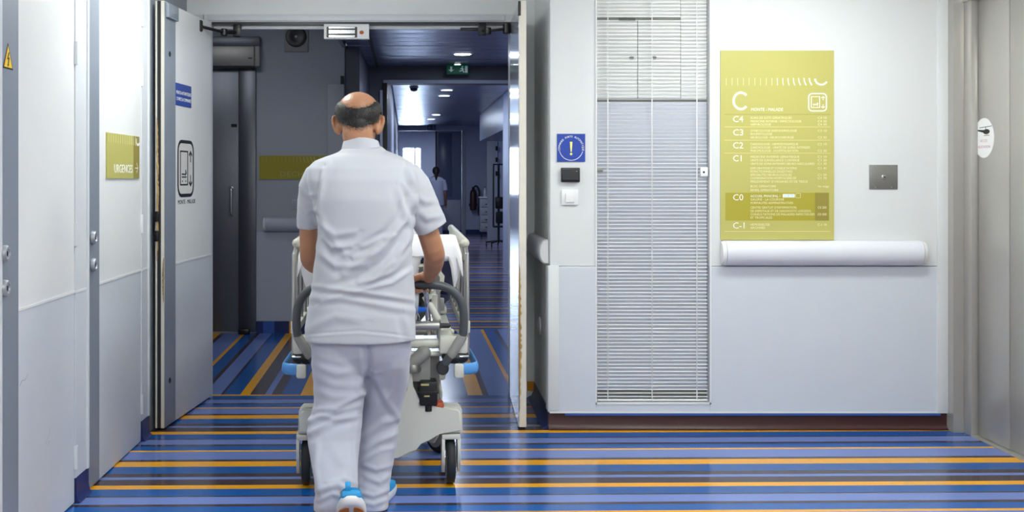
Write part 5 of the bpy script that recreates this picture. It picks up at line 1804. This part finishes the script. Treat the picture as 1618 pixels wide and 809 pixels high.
for i_ in range(15000):
    k = rnd.choice(cand)
    m = mk[k]
    if m < 0.006 and rnd.random() < 0.45 + 0.3 * min(1, max(0, (0.003 - m) / 0.01)):
        continue
    p, nr = bco[k]
    c = p + Vector((rnd.uniform(-.003, .003), rnd.uniform(-.003, .003), rnd.uniform(-.003, .003))) + nr * (0.0035 * min(1, max(0, m) / 0.012))
    down = Vector((0.25 * rnd.uniform(-1, 1), 0.1, -1))
    down = (down - nr * down.dot(nr)).normalized()
    sd = nr.cross(down) * 0.0004
    tip = c + down * rnd.uniform(0.006, 0.012) + nr * rnd.uniform(0.001, 0.003)
    g = hs[1 if rnd.random() < (0.08 + 0.34 * abs(p.x - HC.x) / HW) else 0]
    g.faces.new((g.verts.new(c - sd), g.verts.new(c + sd), g.verts.new(tip)))
for k, m_ in ((0, HAIRM), (1, HAIRG)):
    o = part('hair_strands', hs[k], m_, hair, None)
    o['kind'] = 'stuff'

# --- tunic
tb = bmesh.new()
loft(tb, [(573, 232, 4.795, 29, 0.080, 0.12), (573, 240, 4.785, 38, 0.090, 0.1), (573, 247, 4.775, 58, 0.100), (573, 255, 4.765, 76, 0.112), (573, 266, 4.750, 86, 0.124),
          (574, 285, 4.735, 88, 0.142), (575, 315, 4.72, 84, 0.150), (576, 355, 4.715, 77, 0.150), (575, 400, 4.715, 76.5, 0.150), (574, 450, 4.72, 80, 0.152),
          (571, 490, 4.725, 84.5, 0.158), (569, 515, 4.725, 87, 0.162), (568.5, 537, 4.725, 88, 0.164)], 64, 2.5)
# sleeves
tube(tb, [P(636, 279, 4.765), P(652, 298, 4.775), P(668, 330, 4.79), P(683.5, 362, 4.805)], [0.082, 0.080, 0.076, 0.071], 28, caps=None)
tube(tb, [P(508, 280, 4.765), P(494, 300, 4.775), P(489, 330, 4.79), P(486.5, 362, 4.80)], [0.074, 0.064, 0.054, 0.0475], 28, caps=None)
tun = remesh(tb, 0.0055, 16, 0.5)
TF = [([(652, 318), (640, 350), (600, 395), (545, 432)], 0.010, 6), ([(655, 340), (640, 385), (610, 420), (570, 445)], 0.008, 5),
      ([(650, 372), (628, 410), (590, 440), (520, 462)], 0.008, 5), ([(648, 398), (620, 428), (575, 452), (510, 478)], 0.006, 5),
      ([(652, 425), (620, 446), (560, 462)], 0.006, 4), ([(503, 330), (516, 370), (545, 400)], 0.008, 6), ([(505, 352), (530, 372), (560, 366)], 0.007, 5),
      ([(507, 375), (525, 392), (555, 388)], 0.007, 4), ([(505, 400), (530, 420), (580, 418)], 0.005, 5), ([(494, 452), (540, 458), (600, 466), (654, 474)], 0.006, 4),
      ([(490, 472), (540, 470), (600, 482), (655, 492)], 0.004, 5), ([(512, 268), (507, 300), (503, 335)], 0.008, 4), ([(646, 268), (655, 292), (656, 330)], 0.011, 5),
      ([(523, 262), (512, 285), (508, 320)], 0.004, 5), ([(640, 290), (651, 310), (655, 335)], 0.006, 4), ([(630, 300), (640, 330), (645, 350)], 0.004, 5),
      ([(600, 385), (585, 400), (560, 408)], 0.006, 4), ([(620, 372), (600, 378), (575, 392)], 0.006, 4), ([(486, 520), (530, 500), (570, 505)], 0.004, 7),
      ([(640, 500), (645, 520), (648, 536)], 0.004, 5), ([(664, 335), (675, 345), (700, 340)], 0.004, 5), ([(660, 310), (672, 318), (688, 318)], 0.004, 5),
      ([(474, 325), (485, 335), (500, 332)], 0.004, 4), ([(478, 300), (488, 310), (502, 305)], 0.004, 4),
      ([(484, 529), (520, 526), (568, 523), (620, 528), (656, 533)], -0.0025, 1.6), ([(472, 353), (488, 356), (502, 357)], -0.002, 1.3)]
add_folds(tun, [(p, a * 1.35, w) for p, a, w in TF], wob=0.006, wobs=8.0, seed=2.0)
tun.name = 'tunic'
tunic = part('tunic', tun, TUNIC, man)
# stand collar
cbm = bmesh.new()
R0, R1 = [], []
n = 48
NC = P(570.5, 232, 4.815)
rings = []
for (dz, rx, ry, dy) in ((-0.085, 0.125, 0.122, -0.014), (-0.062, 0.104, 0.104, -0.014), (-0.045, 0.094, 0.094, -0.012), (-0.02, 0.085, 0.089, -0.006), (0.010, 0.079, 0.084, 0.0), (0.020, 0.076, 0.082, 0.004), (0.018, 0.071, 0.078, 0.004), (-0.03, 0.070, 0.076, 0.0)):
    ring = []
    for k in range(n):
        a = 2 * math.pi * k / n
        tilt = -0.22 * ry * math.sin(a)          # higher at the nape, lower at the throat
        ring.append(cbm.verts.new(NC + Vector((rx * math.cos(a), ry * math.sin(a) + dy, dz + tilt))))
    rings.append(ring)
for a, b in zip(rings, rings[1:]):
    for k in range(n):
        cbm.faces.new((a[k], a[(k + 1) % n], b[(k + 1) % n], b[k]))
part('collar', cbm, TUNIC, tunic, 1.0)

# --- trousers
tr = bmesh.new()
loft(tr, [(571, 500, 4.735, 74, 0.138), (570, 530, 4.735, 79, 0.148), (571, 550, 4.74, 80, 0.142), (572, 566, 4.745, 77, 0.128), (573, 582, 4.75, 68, 0.105), (574, 594, 4.755, 50, 0.07)], 56, 2.4)
loft(tr, [(533, 545, 4.735, 41, 0.130), (535, 575, 4.735, 43.5, 0.132), (537, 605, 4.725, 42, 0.114), (535.5, 640, 4.71, 39, 0.100), (530, 663, 4.69, 42.5, 0.096), (527, 690, 4.665, 42.5, 0.095),
          (528, 730, 4.60, 39, 0.088), (531, 762, 4.545, 35, 0.078), (532, 780, 4.53, 35, 0.074), (530, 797, 4.525, 34, 0.070), (527, 806, 4.53, 30, 0.064)], 44, 2.3)
loft(tr, [(611, 545, 4.75, 38, 0.130), (610, 575, 4.77, 38, 0.126), (609, 605, 4.82, 36, 0.110), (602, 640, 4.855, 34, 0.096), (598, 665, 4.87, 33, 0.092), (596, 700, 4.865, 32, 0.088),
          (592, 740, 4.845, 28, 0.082), (588, 780, 4.81, 26, 0.078), (588, 795, 4.795, 26.5, 0.080), (588, 802, 4.79, 26, 0.076)], 44, 2.3)
trm = remesh(tr, 0.0055, 9, 0.5)
RF = [([(498, 648), (530, 645), (572, 622)], 0.012, 5), ([(488, 664), (520, 655), (568, 640)], 0.012, 5), ([(490, 684), (520, 668), (560, 655)], 0.009, 5),
      ([(500, 655), (530, 662), (560, 660)], 0.006, 4), ([(496, 560), (540, 572), (578, 562)], 0.005, 5), ([(494, 575), (530, 590), (572, 585)], 0.006, 6),
      ([(494, 592), (530, 608), (570, 610)], 0.005, 6), ([(498, 615), (530, 628), (568, 622)], 0.005, 6), ([(579, 538), (582, 560), (583, 585), (578, 612)], -0.022, 5.5),
      ([(590, 590), (615, 640), (632, 662)], 0.008, 5), ([(625, 600), (615, 625), (590, 650)], 0.005, 6), ([(628, 662), (605, 668), (575, 690)], 0.008, 5),
      ([(628, 684), (605, 694), (575, 712)], 0.007, 5), ([(622, 708), (600, 712), (575, 728)], 0.006, 4), ([(575, 735), (595, 742), (618, 735)], 0.006, 4),
      ([(580, 755), (600, 762), (614, 752)], 0.006, 4), ([(570, 778), (590, 784), (614, 774)], 0.008, 4), ([(568, 792), (590, 797), (614, 788)], 0.008, 4),
      ([(502, 700), (498, 740), (504, 775)], 0.008, 5), ([(505, 775), (535, 765), (562, 785)], 0.010, 5), ([(505, 790), (525, 780), (548, 786)], 0.008, 4),
      ([(520, 762), (545, 756), (565, 765)], 0.005, 4), ([(560, 690), (563, 730), (566, 770)], 0.004, 4), ([(520, 700), (540, 730), (560, 735)], 0.003, 7)]
add_folds(trm, [(p, a * (0.6 if max(q[1] for q in p) < 632 and a > 0 else 0.85), w) for p, a, w in RF], wob=0.004, wobs=9.0, seed=11.0)
trm.name = 'trousers'
part('trousers', trm, TROUS, man)

# --- shoes
def shoe(M, name='shoe'):
    def foot_outline(k=1.0, n=36):
        pts = []
        for i in range(n):
            a = 2 * math.pi * i / n
            y = math.sin(a) * 0.148
            w = 0.050 + 0.003 * max(0, math.sin(a)) - 0.004 * (1 - abs(math.sin(a)))
            pts.append((math.copysign(abs(math.cos(a)) ** 0.75, math.cos(a)) * w * k, -0.035 + y * k))
        return pts
    b = bmesh.new()
    rings = []
    for z, k in ((0.0, 0.90), (0.004, 0.97), (0.018, 1.03), (0.032, 1.02), (0.038, 0.98)):
        rings.append([b.verts.new((x, y, z + (0.012 * max(0, -(y + 0.05)) / 0.13))) for x, y in foot_outline(k)])
    n = len(rings[0])
    for a_, b_ in zip(rings, rings[1:]):
        for i in range(n):
            b.faces.new((a_[i], a_[(i + 1) % n], b_[(i + 1) % n], b_[i]))
    b.faces.new(rings[0][::-1]); b.faces.new(rings[-1])
    b.transform(M)
    up = bmesh.new()
    rs = []
    for z, k, cy, ky in ((0.030, 0.98, 0, 1), (0.050, 0.95, -0.004, 0.97), (0.064, 0.84, -0.03, 0.80), (0.074, 0.72, -0.075, 0.52), (0.082, 0.66, -0.098, 0.42), (0.080, 0.56, -0.098, 0.36), (0.066, 0.54, -0.098, 0.34)):
        rs.append([up.verts.new((x * k, (y + 0.035) * ky - 0.035 + cy * 0.8, z)) for x, y in foot_outline(1.0)])
    for a_, b_ in zip(rs, rs[1:]):
        for i in range(n):
            up.faces.new((a_[i], a_[(i + 1) % n], b_[(i + 1) % n], b_[i]))
    up.faces.new(rs[0][::-1]); up.faces.new(rs[-1])
    up.transform(M)
    s = part(name, up, SHOEB, man, 0.8)
    part('sole', b, SOLEW, s, 0.8)
    # pull tab loop at the heel
    lp = smooth_path([(-0.010, -0.172, 0.062), (-0.010, -0.186, 0.082), (-0.010, -0.183, 0.100), (-0.010, -0.171, 0.100), (-0.010, -0.162, 0.084), (-0.010, -0.160, 0.066)], 4)
    tb_ = T([M @ p for p in lp], [(0.011, 0.0022)] * len(lp), 10, flat=M.to_3x3() @ Vector((1, 0, 0)))
    part('pull_tab', tb_, SHOEB, s)
    # gum pads under the heel and the ball
    for (x0, x1, y0, y1) in ((-0.038, -0.007, -0.163, -0.085), (0.007, 0.038, -0.163, -0.085), (-0.034, 0.034, 0.0, 0.075)):
        out = roundrect(x0, x1, y0, y1, 0.012, 4)
        if y1 < 0:
            out = [(u, v if v > -0.14 else v + 0.022 * (abs(u) / 0.032) ** 2) for u, v in out]
        def under(z):
            return [(M @ Vector((u, v, z + 0.012 * max(0, -(v + 0.05)) / 0.13))) for u, v in out]
        pb = bmesh.new()
        A = [pb.verts.new(p) for p in under(0.002)]
        Bv = [pb.verts.new(p) for p in under(-0.0035)]
        pb.faces.new(A); pb.faces.new(Bv[::-1])
        for i in range(len(out)):
            pb.faces.new((A[i], A[(i + 1) % len(out)], Bv[(i + 1) % len(out)], Bv[i]))
        part('sole_pad', pb, SOLEO, s, 0.6)
    part('heel_counter', B(-0.030, 0.030, -0.184, -0.150, 0.040, 0.068, bev=0.008, M=M), SHOEB, s)


shoe(SHM['L'])
shoe(SHM['R'] @ Matrix.Translation((0, 0, 0.004)))

# =============================================================== FAR CORRIDOR THINGS
# woman walking away
WD = 26.0
wx = P(689, 0, WD).x
wb = bmesh.new()
Z = lambda x, y, z: Vector((wx + x, WD + y, z))
ball(wb, Z(0, 0.02, 1.555), 0.075, 0.09, 0.105)
ball(wb, Z(0, 0.105, 1.54), 0.014, 0.02, 0.022)
tube(wb, [Z(0, 0, 1.48), Z(0, -0.005, 1.38)], 0.052, 14)
tube(wb, [Z(0, 0, 1.36), Z(0, 0, 1.15), Z(0, 0, 0.98), Z(0, 0, 0.86)], [(0.10, 0.15), (0.10, 0.14), (0.11, 0.16), (0.10, 0.15)], 20, flat=(0, 1, 0))
for s in (-1, 1):
    tube(wb, [Z(s * 0.165, 0, 1.33), Z(s * 0.215, -0.01, 1.08), Z(s * 0.225, 0.04, 0.86), Z(s * 0.225, 0.06, 0.80)], [0.05, 0.042, 0.032, 0.028], 12)
    for k in range(4):
        tube(wb, [Z(s * 0.225 - 0.025 + k * 0.017, 0.06, 0.79), Z(s * 0.225 - 0.024 + k * 0.016, 0.07, 0.745), Z(s * 0.225 - 0.02 + k * 0.014, 0.06, 0.71)], 0.009, 8)
    tube(wb, [Z(s * 0.225 - s * 0.02, 0.075, 0.79), Z(s * 0.225 - s * 0.03, 0.09, 0.75)], 0.010, 8)
    tube(wb, [Z(s * 0.085, 0, 0.86), Z(s * 0.09, 0.01, 0.48), Z(s * 0.085, -0.02, 0.09), Z(s * 0.09, 0.03, 0.045), Z(s * 0.095, 0.13, 0.03)], [0.085, 0.058, 0.042, 0.04, 0.03], 14)
wm = remesh(wb, 0.009, 2)
wm.name = 'person'
WB = Vector((wx, WD, 0))
wm.transform(Matrix.Translation(-WB))
wm.materials.append(SKIND)
wo = new_obj('person', wm)
wo.location = WB
ROOTM[wo.name] = Matrix.Translation(WB)
tag(wo, 'dark-haired person with ponytail in pale uniform far down the corridor', 'person')
hb = bmesh.new()
ball(hb, Z(0, -0.006, 1.572), 0.088, 0.098, 0.098)
tube(hb, [Z(0, -0.09, 1.60), Z(0, -0.13, 1.53), Z(0, -0.125, 1.42), Z(0, -0.11, 1.34)], [0.032, 0.036, 0.028, 0.012], 12)
part('hair', remesh(hb, 0.008, 2), HAIRD, wo)
ub = bmesh.new()
tube(ub, [Z(0, 0, 1.43), Z(0, 0, 1.39), Z(0, 0, 1.33), Z(0, 0, 1.12), Z(0, 0, 0.92), Z(0, 0, 0.76)], [(0.08, 0.09), (0.11, 0.17), (0.125, 0.205), (0.125, 0.18), (0.135, 0.195), (0.145, 0.205)], 24, caps=None, flat=(0, 1, 0))
for s in (-1, 1):
    tube(ub, [Z(s * 0.155, 0, 1.345), Z(s * 0.20, -0.005, 1.22), Z(s * 0.218, -0.008, 1.11)], [0.07, 0.062, 0.058], 14, caps=None)
part('tunic', remesh(ub, 0.009, 3), FARW, wo)
lb = bmesh.new()
tube(lb, [Z(0, 0, 0.90), Z(0, 0, 0.80)], [(0.12, 0.175)] * 2, 18, flat=(0, 1, 0))
for s in (-1, 1):
    tube(lb, [Z(s * 0.085, 0, 0.84), Z(s * 0.09, 0.01, 0.48), Z(s * 0.085, -0.02, 0.10)], [0.098, 0.082, 0.072], 16, caps=None)
part('trousers', remesh(lb, 0.009, 3), FARW, wo)

# fire extinguisher on the end partition
D = 27.85
c = P(749, 332, D)
t = thing('fire_extinguisher', 'dark fire extinguisher with black hose on the far corridor wall', 'fire extinguisher', c)
part('cylinder', lathe(bmesh.new(), c + Vector((-0.02, 0, 0)), (0, 0, 1), [(0.07, 0), (0.085, 0.015), (0.085, 0.42), (0.06, 0.49), (0.025, 0.52)], 24), EXTR, t)
part('valve', B(c.x - 0.055, c.x + 0.02, c.y - 0.02, c.y + 0.02, c.z + 0.515, c.z + 0.58, bev=0.006), BLACK, t)
part('hose', T(smooth_path([c + Vector((-0.02, -0.01, 0.55)), c + Vector((0.05, -0.03, 0.60)), c + Vector((0.12, -0.03, 0.50)), c + Vector((0.13, -0.03, 0.25)), c + Vector((0.11, -0.03, 0.02)), c + Vector((0.12, -0.03, -0.12))], 5), 0.022, 10), BLACK, t)
part('bracket', B(c.x - 0.12, c.x + 0.08, c.y + 0.06, c.y + 0.148, c.z + 0.1, c.z + 0.16), BLACK, t, None)
# white cart with boxes
D = 26.5
c0, c1 = P(768, 366, D), P(784, 313, D)
t = thing('supply_cart', 'pale wheeled supply cart standing in the far corridor', 'cart', (c0.x, D, 0))
body_ = part('cabinet', B(c0.x - 0.14, c1.x, D, D + 0.45, 0.13, c1.z, bev=0.01), LOBBYW, t)
for k in range(4):
    za = 0.17 + k * (c1.z - 0.2) / 4
    dr_ = part('drawer', B(c0.x - 0.12, c1.x - 0.02, D - 0.015, D - 0.001, za, za + (c1.z - 0.2) / 4 - 0.02, bev=0.004), LOBBYW, t)
    part('drawer_pull', B(c0.x - 0.02, c0.x + 0.10, D - 0.03, D - 0.014, za + 0.06, za + 0.075), SEAL, dr_, None)
part('worktop', B(c0.x - 0.16, c1.x + 0.02, D - 0.03, D + 0.47, c1.z, c1.z + 0.03, bev=0.006), PLAST, t)
for x in (c0.x - 0.10, c1.x - 0.04):
    for y in (D + 0.05, D + 0.40):
        part('caster', lathe(bmesh.new(), (x - 0.012, y, 0.055), (1, 0, 0), [(0.04, 0), (0.055, 0.006), (0.055, 0.018), (0.04, 0.024)], 16), RUBBER, t)
        part('caster_stem', T([(x, y, 0.06), (x, y, 0.14)], 0.012, 8), DSTEEL, t)
for dx, hh, lab, m_ in ((-0.02, 0.22, 'clear squat bottle on the left of the far supply cart', BAGM), (0.07, 0.28, 'tall grey bottle on the right of the far supply cart', BEDG)):
    bb = lathe(bmesh.new(), (c0.x + dx, D + 0.15, c1.z + 0.031), (0, 0, 1), [(0.032, 0), (0.035, 0.01), (0.035, hh * .65), (0.014, hh * .82), (0.014, hh)], 16)
    t = thing('bottle', lab, 'bottle', (c0.x + dx, D + 0.15, c1.z + 0.031))
    part('bottle_body', bb, m_, t)
    part('cap', cyl(bmesh.new(), (c0.x + dx, D + 0.15, c1.z + 0.031 + hh), (0, 0, 1), 0.017, 0.025, 12), SEAL, t)
# dark equipment stand
D = 22.8
c = P(788, 390, D)
c.z = 0
t = thing('equipment_stand', 'dark medical equipment stand on casters at the right of the far corridor', 'stand', c)
part('pole', T([c + Vector((0, 0, 0.10)), c + Vector((0, 0, 1.68))], 0.022, 12), SEAL, t)
for a in range(5):
    d = Vector((math.cos(a * 1.2566 + .3), math.sin(a * 1.2566 + .3), 0))
    lg = part('leg', T([c + Vector((0, 0, 0.13)), c + d * 0.26 + Vector((0, 0, 0.095))], 0.018, 8), SEAL, t)
    part('caster', lathe(bmesh.new(), c + d * 0.26 + Vector((-0.012, 0, 0.042)), (1, 0, 0), [(0.03, 0), (0.04, 0.005), (0.04, 0.019), (0.03, 0.024)], 14), RUBBER, lg)
part('monitor', B(c.x - 0.07, c.x + 0.12, c.y - 0.10, c.y + 0.12, 0.78, 1.02, bev=0.02), BLACK, t)
part('pump', B(c.x - 0.06, c.x + 0.10, c.y - 0.09, c.y + 0.10, 0.48, 0.72, bev=0.03), SEAL, t)
part('tray', B(c.x - 0.12, c.x + 0.14, c.y - 0.14, c.y + 0.14, 0.40, 0.43, bev=0.006), SEAL, t)
part('cross_bar', T([c + Vector((-0.11, 0, 1.68)), c + Vector((0.11, 0, 1.68))], 0.014, 10), SEAL, t)
part('frame_tube', T([c + Vector((-0.11, 0, 1.68)), c + Vector((-0.11, 0, 0.42))], 0.020, 10), CORRD, t)
# open side door of the far corridor
D = 21.0
dx0, dx1 = P(770, 0, 24.5).x, P(783, 0, 24.5).x
t = thing('door_9', 'narrow pale door leaf ajar at the right of the far corridor', None, (dx0, 24.5, 0), kind='structure')
part('leaf', B(dx0, dx1 + 0.02, 24.5, 24.54, 0.02, 2.62), LOBBYW, t, None)
for z in (0.9, 1.5, 1.8, 2.05):
    part('hinge', B(dx1 + 0.0, dx1 + 0.045, 24.47, 24.50, z - 0.05, z + 0.05), BLACK, t, None)
o = part('wall_corridor_pier', B(P(796, 0, 17.4).x, P(806, 0, 17.4).x + 0.1, 17.41, 17.6, 0, 2.4), LOBBYW, smooth=None)
struct(o)
o = part('wall_alcove_back', B(P(785, 0, 24.6).x, 2.6, 24.56, 24.7, 0, 2.6), CORRW, smooth=None)
struct(o)
